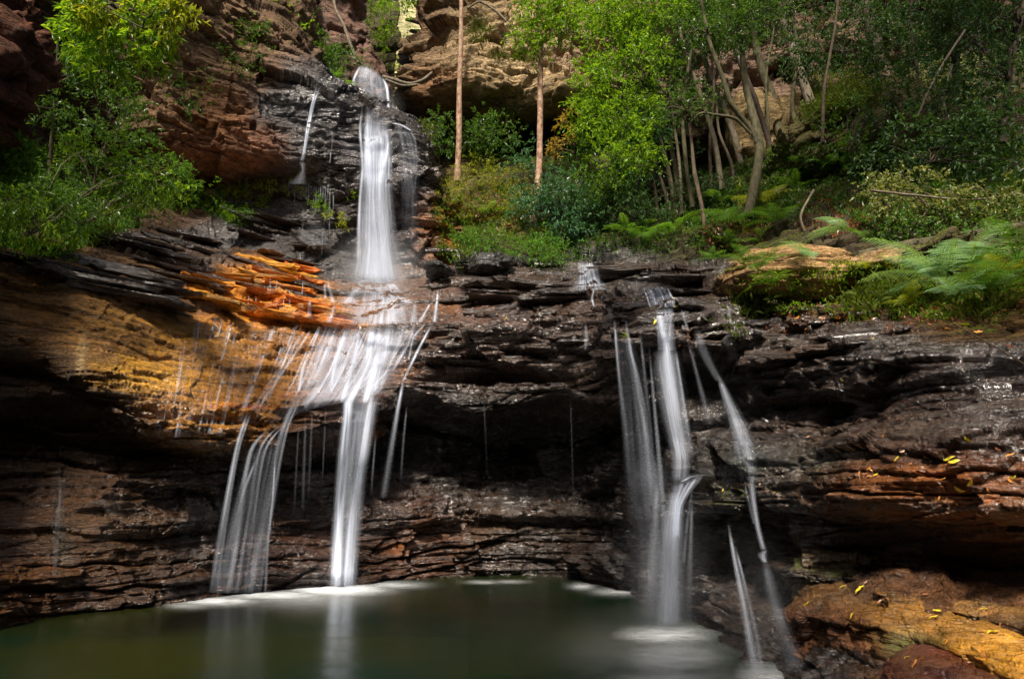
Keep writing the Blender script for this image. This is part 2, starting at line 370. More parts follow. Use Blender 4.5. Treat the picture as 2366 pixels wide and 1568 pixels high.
OV1 = [
 (640, 630, 130, 44, ORG, .55, 0, 1), (540, 670, 190, 34, ORG, .6, 0, .95), (690, 708, 120, 14, (.75, .3, .03), .6, 0, 1), (600, 735, 190, 14, ORG, .6, 0, .95), (760, 742, 130, 10, (.75, .3, .03), .8, 0, .9),
 (120, 700, 160, 60, (.26, .13, .022), .65, 0, .6), (330, 770, 160, 60, (.34, .16, .022), .7, 0, .7), (340, 870, 130, 46, (.72, .36, .025), .7, 0, 1), (480, 790, 150, 60, (.55, .25, .02), .8, 0, .8), (600, 860, 120, 60, (.62, .26, .02), .85, 0, .9), (680, 790, 90, 50, (.38, .15, .02), .9, 0, .6), (240, 1230, 200, 90, (.2, .09, .02), .85, 0, .6), (1000, 1240, 110, 50, (.22, .08, .025), .9, 0, .6), (720, 1270, 120, 50, (.16, .07, .035), .95, 0, .5), (1150, 1220, 150, 50, (.13, .065, .025), .9, 0, .6), (250, 790, 120, 30, (.20, .09, .015), .6, 0, .6), (560, 890, 90, 22, (.6, .22, .02), .8, 0, .8), (560, 938, 90, 6, (.65, .09, .01), .8, 0, .9), (720, 912, 80, 6, (.5, .07, .01), .9, 0, .7),
 (520, 880, 80, 40, (.6, .28, .03), .95, 0, .6), (855, 1000, 30, 30, (.5, .17, .02), .7, 0, .8), (930, 860, 40, 24, (.4, .15, .03), .9, 0, .7),
 (910, 1270, 50, 20, (.4, .12, .02), .8, 0, .8), (1060, 710, 60, 14, (.35, .13, .03), .8, 0, .7), (185, 830, 16, 60, (.45, .3, .12), .7, 0, .7), (140, 1250, 30, 90, (.12, .13, .09), .9, 0, .5),
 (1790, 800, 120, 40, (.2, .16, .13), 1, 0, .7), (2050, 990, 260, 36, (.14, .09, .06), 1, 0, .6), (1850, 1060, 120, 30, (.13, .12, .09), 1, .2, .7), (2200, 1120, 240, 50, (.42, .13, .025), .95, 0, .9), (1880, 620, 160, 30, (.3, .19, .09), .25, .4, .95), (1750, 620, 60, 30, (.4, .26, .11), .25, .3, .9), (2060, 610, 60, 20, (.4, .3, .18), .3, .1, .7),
 (1730, 1070, 60, 50, (.10, .13, .09), 1, .6, .6),
]
LAY1 = [(.62, .55, .26, 11), (.23, 1.1, .13, 23), (.085, 2.2, .042, 37), (.036, 4, .013, 39)]
def mod1(px, py):
    g = lambda x, y, rx, ry: np.exp(-(((px - x) / rx) ** 2 + ((py - y) / ry) ** 2) ** 1.5)
    return 1 - .72 * np.maximum.reduce([g(230, 760, 330, 110), g(480, 850, 200, 110), g(800, 850, 150, 80), g(150, 1230, 250, 80)])
def ex1(P, px, py):
    # broad hollows: left cave mouth, hanging block, flutes behind the right falls
    g = lambda x, y, rx, ry: np.exp(-(((px - x) / rx) ** 2 + ((py - y) / ry) ** 2))
    # the iron stained wall left of the falls is smoother than the rest
    return -.8 * g(40, 860, 90, 60) - 1.1 * g(1150, 862, 150, 13) - .25 * g(30, 1000, 250, 60) - .45 * g(620, 690, 80, 14) - .35 * g(1230, 815, 120, 10)
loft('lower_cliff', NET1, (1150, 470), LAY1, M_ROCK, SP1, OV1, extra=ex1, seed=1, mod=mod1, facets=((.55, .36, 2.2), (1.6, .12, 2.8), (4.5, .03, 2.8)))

NET2 = [
 [(-260, 760, 9.0), (-260, 600, 10.5), (-260, 440, 12), (-260, 300, 11.5), (-260, 130, 11), (-260, -60, 10.5), (-260, -400, 10.5)],
 [(0, 700, 11.5), (0, 560, 13), (0, 430, 14.2), (0, 300, 14), (0, 130, 13.3), (0, -60, 12.6), (0, -400, 12.5)],
 [(200, 680, 13), (200, 540, 14.6), (200, 430, 15.8), (200, 300, 15.6), (200, 130, 14.6), (200, -60, 13.8), (200, -400, 13.8)],
 [(350, 660, 14), (350, 520, 15.6), (350, 430, 16.6), (350, 320, 15.2), (340, 150, 15.0), (340, -60, 14.4), (330, -400, 14.5)],
 [(470, 660, 15), (470, 520, 16.4), (465, 420, 17.3), (460, 340, 16.0), (450, 190, 15.9), (440, -40, 15.6), (420, -400, 16)],
 [(590, 660, 16), (590, 540, 17.2), (590, 435, 18.0), (590, 360, 16.8), (585, 250, 16.9), (570, 80, 17.6), (560, -350, 19)],
 [(670, 660, 16.4), (670, 550, 17.4), (670, 435, 18.1), (670, 365, 17.1), (670, 270, 17.2), (660, 160, 17.8), (700, -100, 21.5)],
 [(750, 660, 16.6), (750, 560, 17.5), (750, 440, 17.9), (750, 365, 17.4), (750, 290, 17.5), (745, 205, 18.1), (760, 195, 22)],
 [(850, 660, 16.8), (850, 590, 17.5), (850, 490, 17.7), (850, 410, 17.6), (850, 330, 17.8), (850, 250, 18.3), (850, 246, 22)],
 [(945, 660, 17), (945, 600, 17.5), (945, 500, 17.7), (945, 430, 17.5), (945, 370, 17.8), (942, 296, 18.4), (942, 292, 22)],
 [(1020, 670, 17.2), (1020, 605, 17.5), (1015, 530, 17.8), (1005, 470, 17.7), (995, 430, 18.0), (980, 360, 18.6), (985, 356, 22)],
 [(1068, 680, 18), (1075, 612, 18.6), (1060, 545, 19), (1046, 490, 19.2), (1030, 445, 19.6), (1005, 385, 20.2), (1005, 380, 24)],
 [(1075, 700, 21), (1080, 625, 22), (1068, 560, 22.5), (1052, 500, 23), (1034, 450, 23.5), (1010, 390, 24), (1008, 385, 26)],
]
SP2 = [
 (430, 200, 120, 120, (.20, .12, .06), .15, .15), (480, 300, 90, 90, RED, .2, .05), (400, 120, 100, 100, (.26, .17, .10), .1, .3), (500, 380, 120, 60, (.24, .12, .075), .25, .05),
 (150, 250, 180, 200, (.07, .045, .03), .1, .3), (120, 450, 150, 80, (.07, .06, .03), .1, .6), (420, 450, 120, 40, (.12, .07, .04), .3, .3), (560, 140, 80, 80, (.22, .13, .08), .2, .25),
 (650, 260, 60, 100, (.07, .064, .064), .85, 0), (750, 320, 80, 80, (.06, .055, .055), .95, 0), (850, 320, 90, 90, (.065, .05, .048), 1, 0), (950, 400, 60, 80, (.08, .055, .055), .95, 0),
 (650, 420, 90, 40, (.06, .05, .045), .8, .1), (700, 500, 120, 50, (.055, .045, .04), .85, .15), (600, 550, 120, 60, (.06, .05, .045), .8, 0), (1020, 520, 40, 80, (.30, .11, .02), .8, 0),
 (930, 540, 60, 60, (.05, .03, .025), .95, 0), (1050, 590, 30, 40, (.26, .10, .03), .8, .1), (620, 60, 80, 60, (.16, .10, .06), .15, .5), (1020, 420, 30, 50, (.1, .05, .03), .9, 0),
]
LAY2 = [(1.7, .22, .42, 51), (.5, .6, .13, 63), (.16, 1.4, .05, 77)]
loft('upper_cliff', NET2, (760, 460), LAY2, M_ROCK, SP2, [(1030, 530, 26, 60, (.5, .17, .02), .7, 0, .8), (600, 330, 80, 60, (.33, .17, .11), .3, 0, .5)], fb=(.35, .5), seed=2, facets=((.4, .45, 1.3), (1.2, .16, 1.8), (3.5, .05, 2)))

NET3 = [ # left wall of the slot behind the top of the falls
 [(520, 330, 20), (520, 200, 20), (520, 90, 20.5), (520, -30, 21), (520, -300, 22)],
 [(620, 330, 21), (620, 220, 21), (625, 100, 21.5), (630, -30, 22), (640, -300, 23)],
 [(700, 320, 21.8), (700, 230, 21.9), (700, 110, 22.4), (700, -30, 22.6), (700, -300, 23)],
 [(760, 300, 22), (760, 225, 22.3), (755, 120, 22), (735, -30, 21.8), (720, -300, 22)],
 [(820, 290, 22.4), (820, 205, 22.3), (805, 110, 22.2), (775, -30, 22), (760, -300, 22)],
 [(880, 290, 23), (878, 190, 22.7), (858, 100, 22.8), (822, -20, 23), (800, -300, 23)],
 [(915, 290, 24.5), (898, 186, 24.5), (878, 96, 25), (838, -24, 25.5), (810, -300, 26)],
 [(905, 290, 28), (890, 184, 28), (870, 95, 29), (830, -24, 29), (805, -300, 30)],
]
SP3 = [(800, 60, 60, 80, (.17, .10, .075), .2, 0), (640, 80, 60, 100, (.06, .055, .03), .2, .6), (700, 40, 40, 60, (.15, .10, .07), .1, .1), (860, 150, 40, 50, (.14, .08, .055), .4, 0), (720, 180, 60, 50, (.05, .05, .03), .4, .5)]
loft('slot_cliff', NET3, (230, 200), [(2.2, .2, .35, 81), (.7, .5, .10, 83)], M_ROCK_FAR, SP3, fb=(.6, .35), seed=3, facets=((.35, .5, .8), (1., .15, 1)))
NET3B = [
 [(800, 260, 29), (800, 120, 29), (800, -30, 29), (800, -300, 30)],
 [(860, 250, 29), (860, 120, 28.5), (860, -30, 29), (860, -300, 30)],
 [(896, 250, 28.5), (898, 140, 28), (905, -30, 28), (905, -300, 29)],
 [(912, 250, 28.5), (926, 128, 28.5), (936, -30, 28.5), (936, -300, 29)],
 [(906, 250, 33), (922, 126, 33), (930, -30, 33), (930, -300, 33)],
]
loft('slot_back_cliff', NET3B, (110, 160), [(2.2, .2, .3, 85), (.7, .5, .16, 87)], M_ROCK_FAR, [(880, 60, 80, 150, (.09, .08, .035), .2, .7), (880, 190, 60, 40, (.07, .05, .03), .4, .3)], fb=(.4, .4), seed=4)
NET4 = [ # pale cliff right of the slot, running on behind the trees
 [(941, 520, 34), (941, 420, 34), (941, 300, 34), (941, 240, 33), (940, 186, 33), (930, 128, 33), (940, -30, 34), (940, -300, 36)],
 [(935, 520, 27), (935, 420, 27), (940, 300, 27.5), (942, 240, 26), (942, 190, 25.5), (932, 130, 27), (945, -30, 28), (945, -300, 30)],
 [(1000, 520, 25), (1000, 420, 26), (1000, 300, 27), (1000, 225, 24), (1000, 160, 23.8), (1000, 110, 26), (1005, -30, 27), (1005, -300, 29)],
 [(1080, 540, 24), (1080, 430, 26), (1080, 320, 28), (1080, 235, 24), (1090, 175, 23.2), (1100, 110, 24.5), (1110, -30, 26), (1110, -300, 28)],
 [(1180, 540, 24), (1180, 430, 26), (1180, 330, 28.5), (1170, 275, 24.3), (1180, 205, 23.6), (1190, 110, 24), (1200, -30, 25.5), (1200, -300, 28)],
 [(1300, 540, 24), (1300, 430, 26), (1300, 320, 28.5), (1300, 235, 23.8), (1300, 175, 23.6), (1300, 90, 24.5), (1300, -30, 26), (1300, -300, 28)],
 [(1420, 540, 24), (1420, 430, 26), (1420, 320, 27), (1420, 230, 24.5), (1420, 160, 24.5), (1420, 90, 25), (1420, -30, 26), (1420, -300, 28)],
 [(1600, 540, 24), (1600, 430, 26), (1600, 330, 27), (1600, 270, 25), (1600, 180, 25), (1600, 90, 25.5), (1600, -30, 26), (1600, -300, 28)],
 [(1850, 540, 23), (1850, 430, 25), (1850, 330, 26), (1850, 250, 24), (1850, 170, 24.5), (1850, 90, 24), (1850, -30, 25), (1850, -300, 27)],
 [(2150, 540, 21), (2150, 430, 23), (2150, 330, 24), (2150, 250, 22), (2150, 170, 23), (2150, 90, 22.5), (2150, -30, 23), (2150, -300, 25)],
 [(2500, 540, 19), (2500, 430, 21), (2500, 330, 22), (2500, 250, 20), (2500, 170, 21), (2500, 90, 20.5), (2500, -30, 21), (2500, -300, 23)],
 [(3000, 540, 14), (3000, 430, 15), (3000, 330, 16), (3000, 250, 15), (3000, 170, 15), (3000, 90, 15), (3000, -30, 15), (3000, -300, 17)],
]
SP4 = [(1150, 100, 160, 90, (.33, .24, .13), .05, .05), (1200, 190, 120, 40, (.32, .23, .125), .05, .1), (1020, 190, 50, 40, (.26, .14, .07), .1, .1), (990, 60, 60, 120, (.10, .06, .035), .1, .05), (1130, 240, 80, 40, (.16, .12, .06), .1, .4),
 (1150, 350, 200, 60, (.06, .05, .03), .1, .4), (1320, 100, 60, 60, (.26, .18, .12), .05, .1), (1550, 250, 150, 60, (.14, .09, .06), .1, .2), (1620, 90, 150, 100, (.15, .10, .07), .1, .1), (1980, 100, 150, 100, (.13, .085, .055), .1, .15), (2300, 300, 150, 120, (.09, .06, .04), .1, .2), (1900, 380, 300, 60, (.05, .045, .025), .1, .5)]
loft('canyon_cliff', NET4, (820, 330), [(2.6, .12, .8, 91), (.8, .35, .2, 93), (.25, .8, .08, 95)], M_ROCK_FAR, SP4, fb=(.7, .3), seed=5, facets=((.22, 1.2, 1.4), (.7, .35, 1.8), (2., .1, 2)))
NET5 = [ # wooded slope between the rock platform and the canyon cliff
 [(960, 680, 19), (980, 600, 20), (990, 520, 21), (1000, 440, 22.5), (1000, 395, 25), (1000, 380, 28)],
 [(1090, 650, 18), (1090, 590, 18.8), (1090, 500, 20), (1095, 420, 21.5), (1095, 390, 24), (1095, 380, 27)],
 [(1250, 640, 17.5), (1250, 580, 18.3), (1250, 490, 19.5), (1250, 410, 21), (1250, 380, 24), (1250, 370, 27)],
 [(1400, 640, 17), (1400, 575, 17.8), (1400, 490, 19.5), (1400, 420, 21.5), (1400, 370, 24), (1400, 350, 27)],
 [(1560, 640, 16), (1560, 565, 17), (1560, 490, 19), (1560, 420, 21), (1560, 360, 23.5), (1560, 330, 26)],
 [(1720, 640, 13.5), (1720, 570, 15.2), (1720, 490, 17.4), (1720, 420, 19), (1720, 350, 21.5), (1720, 300, 25)],
 [(1850, 640, 11), (1850, 555, 13), (1850, 460, 15.5), (1850, 380, 18), (1850, 300, 20.5), (1850, 230, 24)],
 [(2000, 640, 9.3), (2000, 560, 11), (2000, 450, 14), (2000, 370, 16.5), (2000, 270, 19), (2000, 180, 22.5)],
 [(2200, 620, 8.5), (2200, 550, 10), (2200, 450, 13), (2200, 350, 15.5), (2200, 250, 18), (2200, 150, 21)],
 [(2420, 600, 7.5), (2420, 540, 9.2), (2420, 430, 12), (2420, 320, 14.5), (2420, 220, 17), (2420, 120, 19)],
 [(2900, 560, 6.4), (2900, 480, 8), (2900, 380, 10), (2900, 270, 12), (2900, 170, 14), (2900, 60, 15)],
]
SP5 = [(1150, 500, 200, 60, (.10, .07, .03), .1, .6), (1350, 600, 150, 40, (.05, .045, .04), .8, .2), (1600, 470, 300, 100, (.05, .045, .02), .1, .6), (2000, 480, 160, 60, (.06, .04, .028), .4, .1), (2200, 450, 300, 100, (.05, .04, .02), .1, .5), (1950, 250, 120, 100, (.12, .11, .04), .1, .7), (1030, 430, 60, 40, (.18, .13, .06), .1, .4)]
loft('wooded_slope', NET5, (560, 240), [(.9, .3, .4, 101), (.3, .8, .16, 103)], M_ROCK, SP5, fb=(.35, .5), dz=.9, seed=6, facets=((.5, .35, 1.5), (1.5, .12, 1.5)))
NETF = [[(x, 330, 46), (x, 200, 47), (x, 60, 48), (x, -120, 49)] for x in (700, 850, 930, 1000, 1150)]
loft('far_gully_cliff', NETF, (60, 60), [(1.5, .3, .4, 111)], M_ROCK_FAR, [(925, 160, 100, 100, (.45, .42, .22), 0, .35)], fb=(.6, .4), seed=7)
def ring(name, R, h0, h1, a0, a1, col, seed, cx=0, cy=4):
    na, nz = 110, 50
    a = np.radians(np.linspace(a0, a1, na))[:, None]; z = np.linspace(h0, h1, nz)[None]
    r = R + .22 * np.maximum(z, 0) + 0 * a
    P = np.stack([cx + r * np.sin(a), cy - r * np.cos(a), z + 0 * a], -1)
    N = np.stack([-np.sin(a) + 0 * z, np.cos(a) + 0 * z, 0 * a * z], -1)
    P = P + N * (1.5 * fbm(P, .25, 4, seed) + strata(P, 1.5, .3, .5, seed))[..., None]
    V = P.reshape(-1, 3)
    o = mesh_np(name, V, grid_faces(na, nz), M_ROCK, attrs={'col': np.tile(col, (len(V), 1)), 'wet': np.full(len(V), .3), 'moss': np.full(len(V), .6)})
    tag(o, kind='structure')
ring('unseen_light_blocking_cliff', 17, -1, 15, -112, 112, (.08, .055, .035), 8)  # unseen cliff behind the camera, added to keep out low sky light
def side_wall(name, A, B, h, seed):
    u = np.linspace(0, 1, 120)[:, None]; z = np.linspace(-1, h, 160)[None]
    P = np.stack([A[0] + (B[0] - A[0]) * u + 0 * z, A[1] + (B[1] - A[1]) * u + 0 * z, z + 0 * u], -1)
    N = grid_normals(P); P = P + N * (.8 * fbm(P, .3, 4, seed) + strata(P, .6, .5, .3, seed) + strata(P, .2, 1, .12, seed + 2))[..., None]
    V = P.reshape(-1, 3); k = (.55 + .45 * fbm(V, .4, 3, seed))[:, None]
    tag(mesh_np(name, V, grid_faces(120, 160), M_ROCK, attrs={'col': np.array([[.17, .08, .04]]) * k, 'wet': np.full(len(V), .4), 'moss': np.full(len(V), .25)}), kind='structure')
side_wall('left_gorge_wall', (-6.9, 6.4), (-17.5, 10.5), 8.5, 140)


# ------------------------------------------------------------------ pool
def pool_material():
    t = NT('dark_pool_water'); p = t.pos()
    n = t.noise(t.mapping(p, (.5, 1.2, 1)), 1.6, 3, .5)
    c = t.mix(t.rng(t.noise(p, .35, 2, .5), .35, .65, 0, 1), (.002, .011, .006), (.014, .016, .002))
    bp = t.n('ShaderNodeBump', Strength=.25, Distance=.05, Height=n)
    b = t.n('ShaderNodeBsdfPrincipled', Base__Color=c, Roughness=.24, Normal=bp.outputs[0]); b.inputs['IOR'].default_value = 1.33
    return t.done(b.outputs[0])
o = mesh_np('pool_water', np.array([(-30, -12, 0), (30, -12, 0), (30, 24, 0), (-30, 24, 0)]), np.array([[0, 1, 2, 3]]), pool_material()); tag(o, kind='structure')

# ------------------------------------------------------------------ loose rocks, blocks and slabs
def part_attrs(V, col, wet, moss, seed=0):
    n = fbm(V, 1.7, 3, seed)[:, None]
    c = np.clip(np.array(col)[None] * (1 + .35 * n), 0, 1)
    return {'col': c, 'wet': np.full(len(V), wet), 'moss': np.full(len(V), moss)}
def ico(sub):
    import bmesh
    bm = bmesh.new(); bmesh.ops.create_icosphere(bm, subdivisions=sub, radius=1)
    V = np.array([v.co[:] for v in bm.verts]); F = np.array([[v.index for v in f.verts] for f in bm.faces]); bm.free()
    return V, F
ICO = {k: ico(k) for k in (3, 5, 6)}
def boulder(name, px, py, Y, size, label, group=None, col=DBR, wet=.8, moss=.1, rot=0, tilt=0, square=.55, seed=1, sub=5, mat=None, cat='boulder', rough=1, lift=0):
    """size = (width, depth, height) in metres; a blocky, bedded boulder"""
    V, F = ICO[sub]; V = V.copy()
    V = np.sign(V) * np.abs(V) ** square
    V = V / np.abs(V).max(0) * np.array(size) / 2
    R = np.array(Matrix.Rotation(rot, 3, 'Z') @ Matrix.Rotation(tilt, 3, 'Y'))
    N = V / (np.linalg.norm(V / np.array(size) ** 1.0, axis=1, keepdims=True) * np.array(size) ** 1.0 + 1e-6); N /= np.linalg.norm(N, axis=1, keepdims=True)
    s = max(size)
    Q = V + seed * 3.7
    d = rough * (.16 * s * fbm(Q, 1.2 / s, 4, seed) + strata(Q, .3 * size[2], 1.3 / s, .10 * s, seed + 3) * (1 - np.abs(N[:, 2])) + strata(Q, .09 * size[2], 3 / s, .035 * s, seed + 6) * (1 - np.abs(N[:, 2])) + .03 * s * fbm(Q, 7 / s, 3, seed + 9))
    d = d + rough * (.30 * s * .5 * facet(Q, 2.0 / s, seed, 1.2) + .12 * s * .5 * facet(Q, 5.0 / s, seed + 1, 1.5))
    V = (V + N * d[:, None]) @ R.T
    c = W(px, py, Y) + np.array([0, 0, lift])
    o = mesh_np(name, V + c, F, mat or M_ROCK, None, attrs=part_attrs(V + c, col, wet, moss, seed))
    BVHS.append(BVHTree.FromPolygons((V + c).tolist(), F.tolist()))
    shift(o, (c[0], c[1], float((V + c)[:, 2].min())))
    tag(o, label, cat, group); return o

def block(name, net, res, layers, col_spots, label, cat, seed, parent=None, fb=(.08, 1.2), dz=.6):
    o = loft(name, net, res, layers, M_ROCK, col_spots, seed=seed, fb=fb, dz=dz, thin=2, warp=20, facets=((1.1, .12, 1.5), (3.2, .05, 2), (9, .015, 2)))
    if 'kind' in o: del o['kind']
    me = o.data; n = len(me.vertices)
    co = np.empty(n * 3, np.float32); me.vertices.foreach_get('co', co); co = co.reshape(-1, 3)
    shift(o, (float(co[:, 0].mean()), float(co[:, 1].mean()), float(co[:, 2].min())))
    tag(o, label, cat); return o
def zrow(px, py, z):           # a control point given by its height instead of its distance
    return (px, py, float(YW(py, z)))
def bcol(px, fpy, fz, bpy_, bz, foot=-.7, back=.6):
    f = zrow(px, fpy, fz); b = zrow(px, bpy_, bz)
    P1 = W(*f); P2 = W(*b)
    def raw(p):
        x, y = PROJ(np.array(p)); return (float(x), float(y), float(p[1]))
    mid = P1.copy(); mid[2] = fz * .45 ; mid[1] -= .03
    ft = P1.copy(); ft[2] = foot; ft[1] -= .02
    ed = P1.copy(); ed[2] = fz - .07; ed[1] -= .03
    bk = P2.copy(); bk[1] += .12; bk[2] -= .5
    return [raw(ft), raw(mid), raw(ed), f, b, raw(bk)]
RSP = [(1900, 1480, 120, 80, (.11, .045, .018), .5, 0), (1950, 1370, 120, 30, (.17, .08, .018), .8, .25), (2150, 1430, 120, 40, (.30, .14, .02), .75, 0), (2320, 1530, 100, 50, (.65, .3, .03), .8, 0), (2100, 1480, 60, 30, (.12, .10, .02), .6, .7)]
block('boulder', [bcol(1826, 1440, .42, 1400, .46), bcol(1842, 1415, .52, 1352, .62), bcol(1900, 1418, .56, 1346, .7), bcol(2030, 1432, .58, 1350, .75), bcol(2052, 1445, .56, 1362, .76),
                  bcol(2130, 1458, .54, 1390, .69), bcol(2250, 1505, .5, 1436, .6), bcol(2370, 1570, .45, 1478, .55), bcol(2600, 1680, .42, 1560, .5)],
      (420, 200), [(.16, 1.2, .05, 211), (.05, 3, .02, 213)], RSP, 'long ochre boulder beside the pool, its flat top strewn with yellow leaves', 'boulder', 31)
block('boulder', [bcol(2040, 1640, .22, 1560, .3), bcol(2068, 1620, .36, 1500, .42), bcol(2150, 1640, .4, 1478, .47), bcol(2250, 1680, .4, 1520, .45), bcol(2400, 1760, .38, 1600, .42), bcol(2600, 1900, .3, 1700, .4)],
      (220, 140), [(.14, 1.5, .05, 221), (.05, 3, .02, 223)], [(2150, 1520, 100, 60, (.19, .05, .02), .95, 0), (2300, 1560, 100, 40, (.22, .065, .02), .95, 0)],
      'low reddish boulder in the bottom right corner of the pool bank', 'boulder', 32)
block('boulder', [bcol(2165, 1400, .68, 1374, .73, .4), bcol(2190, 1404, .68, 1380, .73, .4), bcol(2300, 1425, .66, 1390, .73, .4), bcol(2420, 1445, .65, 1398, .73, .4), bcol(2600, 1480, .64, 1420, .73, .4)],
      (200, 120), [(.14, 1.5, .05, 231), (.05, 3, .02, 233)], [(2270, 1400, 120, 30, (.2, .10, .025), .6, .1), (2270, 1450, 120, 30, (.08, .045, .02), .5, 0)],
      'dark ledge stone with an ochre top, wedged under the right hand cliff', 'boulder', 33)
block('boulder', [bcol(1838, 1315, .80, 1296, .84, .66), bcol(1860, 1318, .80, 1296, .85, .62), bcol(1950, 1330, .78, 1300, .86, .6), bcol(2040, 1340, .76, 1308, .84, .6), bcol(2090, 1350, .72, 1320, .8, .6)],
      (160, 110), [(.1, 1.5, .03, 241), (.04, 3, .015, 243)], [(1950, 1310, 120, 40, (.10, .07, .02), .7, .75), (1900, 1335, 80, 20, (.05, .035, .02), .7, .2)],
      'mossy flat stone slab jutting over the ochre boulder', 'boulder', 34)
block('boulder', [bcol(1850, 1280, .95, 1264, .97, .85), bcol(1880, 1281, .95, 1262, .99, .84), bcol(1980, 1290, .93, 1268, .98, .82), bcol(2060, 1299, .91, 1278, .96, .8)],
      (140, 90), [(.1, 1.5, .03, 251), (.04, 3, .015, 253)], [(1950, 1285, 120, 40, (.12, .07, .025), .7, .4)],
      'thin rock slab stacked above the mossy flat slab', 'boulder', 35)
boulder('boulder', -105, 175, 5.2, (1.35, 1.3, 1.45), 'large near boulder hanging in at the left edge of the photo', col=(.14, .06, .035), wet=.25, moss=0, square=.8, seed=41, sub=6)
boulder('boulder', 1174, 548, 19.2, (.5, .4, .75), 'pale upright stone among ferns left of the leaning trunk base', col=(.3, .2, .11), wet=.1, moss=.1, seed=42, tilt=.3)
for k, (x, y, Y, sz, lb) in enumerate([
    (1078, 602, 17.2, (.75, .6, .4), 'dark block of stone nearest the foot of the upper falls'), (1122, 612, 16.8, (.7, .6, .35), 'dark mossy stone between two blocks right of the upper falls'),
    (1158, 604, 16.9, (.55, .5, .3), 'small dark stone on the ledge under the ferny slope'), (1010, 622, 16.6, (.8, .6, .22), 'flat wet stone at the right of the upper plunge')]):
    boulder('stone', x, y, Y, sz, lb, 'dark stones on the ledge right of the upper falls', col=(.04, .038, .034), wet=.75, moss=.25, square=.45, seed=50 + k, sub=5, cat='stone', rot=.4 * k)
boulder('boulder', 1925, 320, 17.5, (3.6, 2.5, 2.0), 'big mossy boulder high on the slope with grass on its crest', col=(.12, .10, .045), wet=.1, moss=.55, square=.6, seed=61, tilt=-.45, sub=6)
boulder('boulder', 2110, 330, 16, (2.6, 2.2, 2.6), 'broad mossy rock behind the dark leaved shrubs', col=(.10, .085, .04), wet=.1, moss=.5, square=.6, seed=62, tilt=.2)
boulder('boulder', 1765, 330, 21, (2.4, 2.0, 3.0), 'rounded rock seen between the leaning trunks', col=(.24, .17, .08), wet=.1, moss=.3, square=.6, seed=63)
boulder('boulder', 1655, 330, 22, (4.6, 2.2, 1.5), 'long brown rock behind the slender stems', col=(.13, .08, .055), wet=.15, moss=.05, square=.55, seed=64, tilt=.1)
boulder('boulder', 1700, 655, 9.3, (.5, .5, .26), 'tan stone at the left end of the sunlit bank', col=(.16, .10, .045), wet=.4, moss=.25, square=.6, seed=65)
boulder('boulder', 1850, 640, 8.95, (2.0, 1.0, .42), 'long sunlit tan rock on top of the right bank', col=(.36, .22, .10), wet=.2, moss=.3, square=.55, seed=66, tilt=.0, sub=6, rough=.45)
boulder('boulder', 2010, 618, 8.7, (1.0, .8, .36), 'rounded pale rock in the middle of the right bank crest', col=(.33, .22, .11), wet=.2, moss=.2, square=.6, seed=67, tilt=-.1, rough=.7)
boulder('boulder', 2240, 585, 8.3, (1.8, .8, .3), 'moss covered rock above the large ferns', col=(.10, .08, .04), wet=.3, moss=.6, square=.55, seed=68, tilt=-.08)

# ledge slabs that stick out of the bedding of the lower cliff, each a part of it
CLIFF = bpy.data.objects['lower_cliff']; UPPER = bpy.data.objects['upper_cliff']
SLV = []
def slab(px, py, L, Dp, th, col, wet, moss, seed, parent=CLIFF, ang=0., only=(0, 1)):
    h = hit(px, py, only)
    if h is None: return
    c = np.array(h[0]); n = 12
    r = np.random.default_rng(seed)
    m = 26
    a = np.linspace(0, 2 * math.pi, m, endpoint=False)
    rad = np.abs(np.cos(a)) ** .35 * np.sign(np.cos(a)) , np.abs(np.sin(a)) ** .35 * np.sign(np.sin(a))
    jag = 1 + .22 * r.standard_normal(m) * .6
    ox = rad[0] * L / 2 * jag; oy = rad[1] * Dp / 2 * jag
    rings = []
    for z, k in ((-th / 2, .80), (-th * .35, .93), (th * .2, 1.0), (th * .5, .95)):
        jj = 1 + .05 * r.standard_normal(m)
        rings.append(np.stack([ox * k * jj, oy * k * jj, z + .12 * th * r.standard_normal(m)], -1))
    V = np.concatenate(rings + [np.array([[0, 0, -th / 2], [0, 0, th * .55]])])
    F = []
    for i in range(3):
        for j in range(m):
            j2 = (j + 1) % m; A, B, C_, D = i * m + j, i * m + j2, (i + 1) * m + j2, (i + 1) * m + j
            F += [(A, B, C_), (A, C_, D)]
    for j in range(m):
        j2 = (j + 1) % m; F += [(4 * m, j2, j), (4 * m + 1, 3 * m + j, 3 * m + j2)]
    V[:, 2] += V[:, 0] * r.normal(0, .03) - V[:, 1] * .05
    ca, sa = math.cos(ang), math.sin(ang)
    V = np.stack([V[:, 0] * ca - V[:, 1] * sa, V[:, 0] * sa + V[:, 1] * ca, V[:, 2]], -1)
    V = V + c + np.array([0, Dp * .3, 0])
    SLV.append((V, np.array(F)))
    o = mesh_np('rock_slab', V, np.array(F), M_ROCK, None, smooth=False, attrs=part_attrs(V, col, wet, moss, seed))
    shift(o, tuple(c)); o.parent = parent; o.matrix_parent_inverse = parent.matrix_world.inverted()
    return o
rs = random.Random(5)
ORL = [(560, 600, .9), (620, 612, 1.2), (655, 632, 1.3), (690, 622, .9), (600, 640, 1.3), (520, 640, 1.1), (460, 650, 1), (700, 650, .7), (560, 668, 1.1), (640, 690, 1.6), (700, 700, 1.3), (600, 720, 1.4), (680, 735, 1.8), (760, 748, 1.8), (740, 722, 1.2), (820, 738, 1.5), (560, 700, 1.2), (650, 664, 1.2), (480, 690, 1)]
for k, (x, y, L) in enumerate(ORL):
    slab(x, y, L * 1.05, .75, rs.uniform(.07, .13), (rs.uniform(.45, .8), rs.uniform(.17, .33), .02), .62, 0, 300 + k, ang=.72)
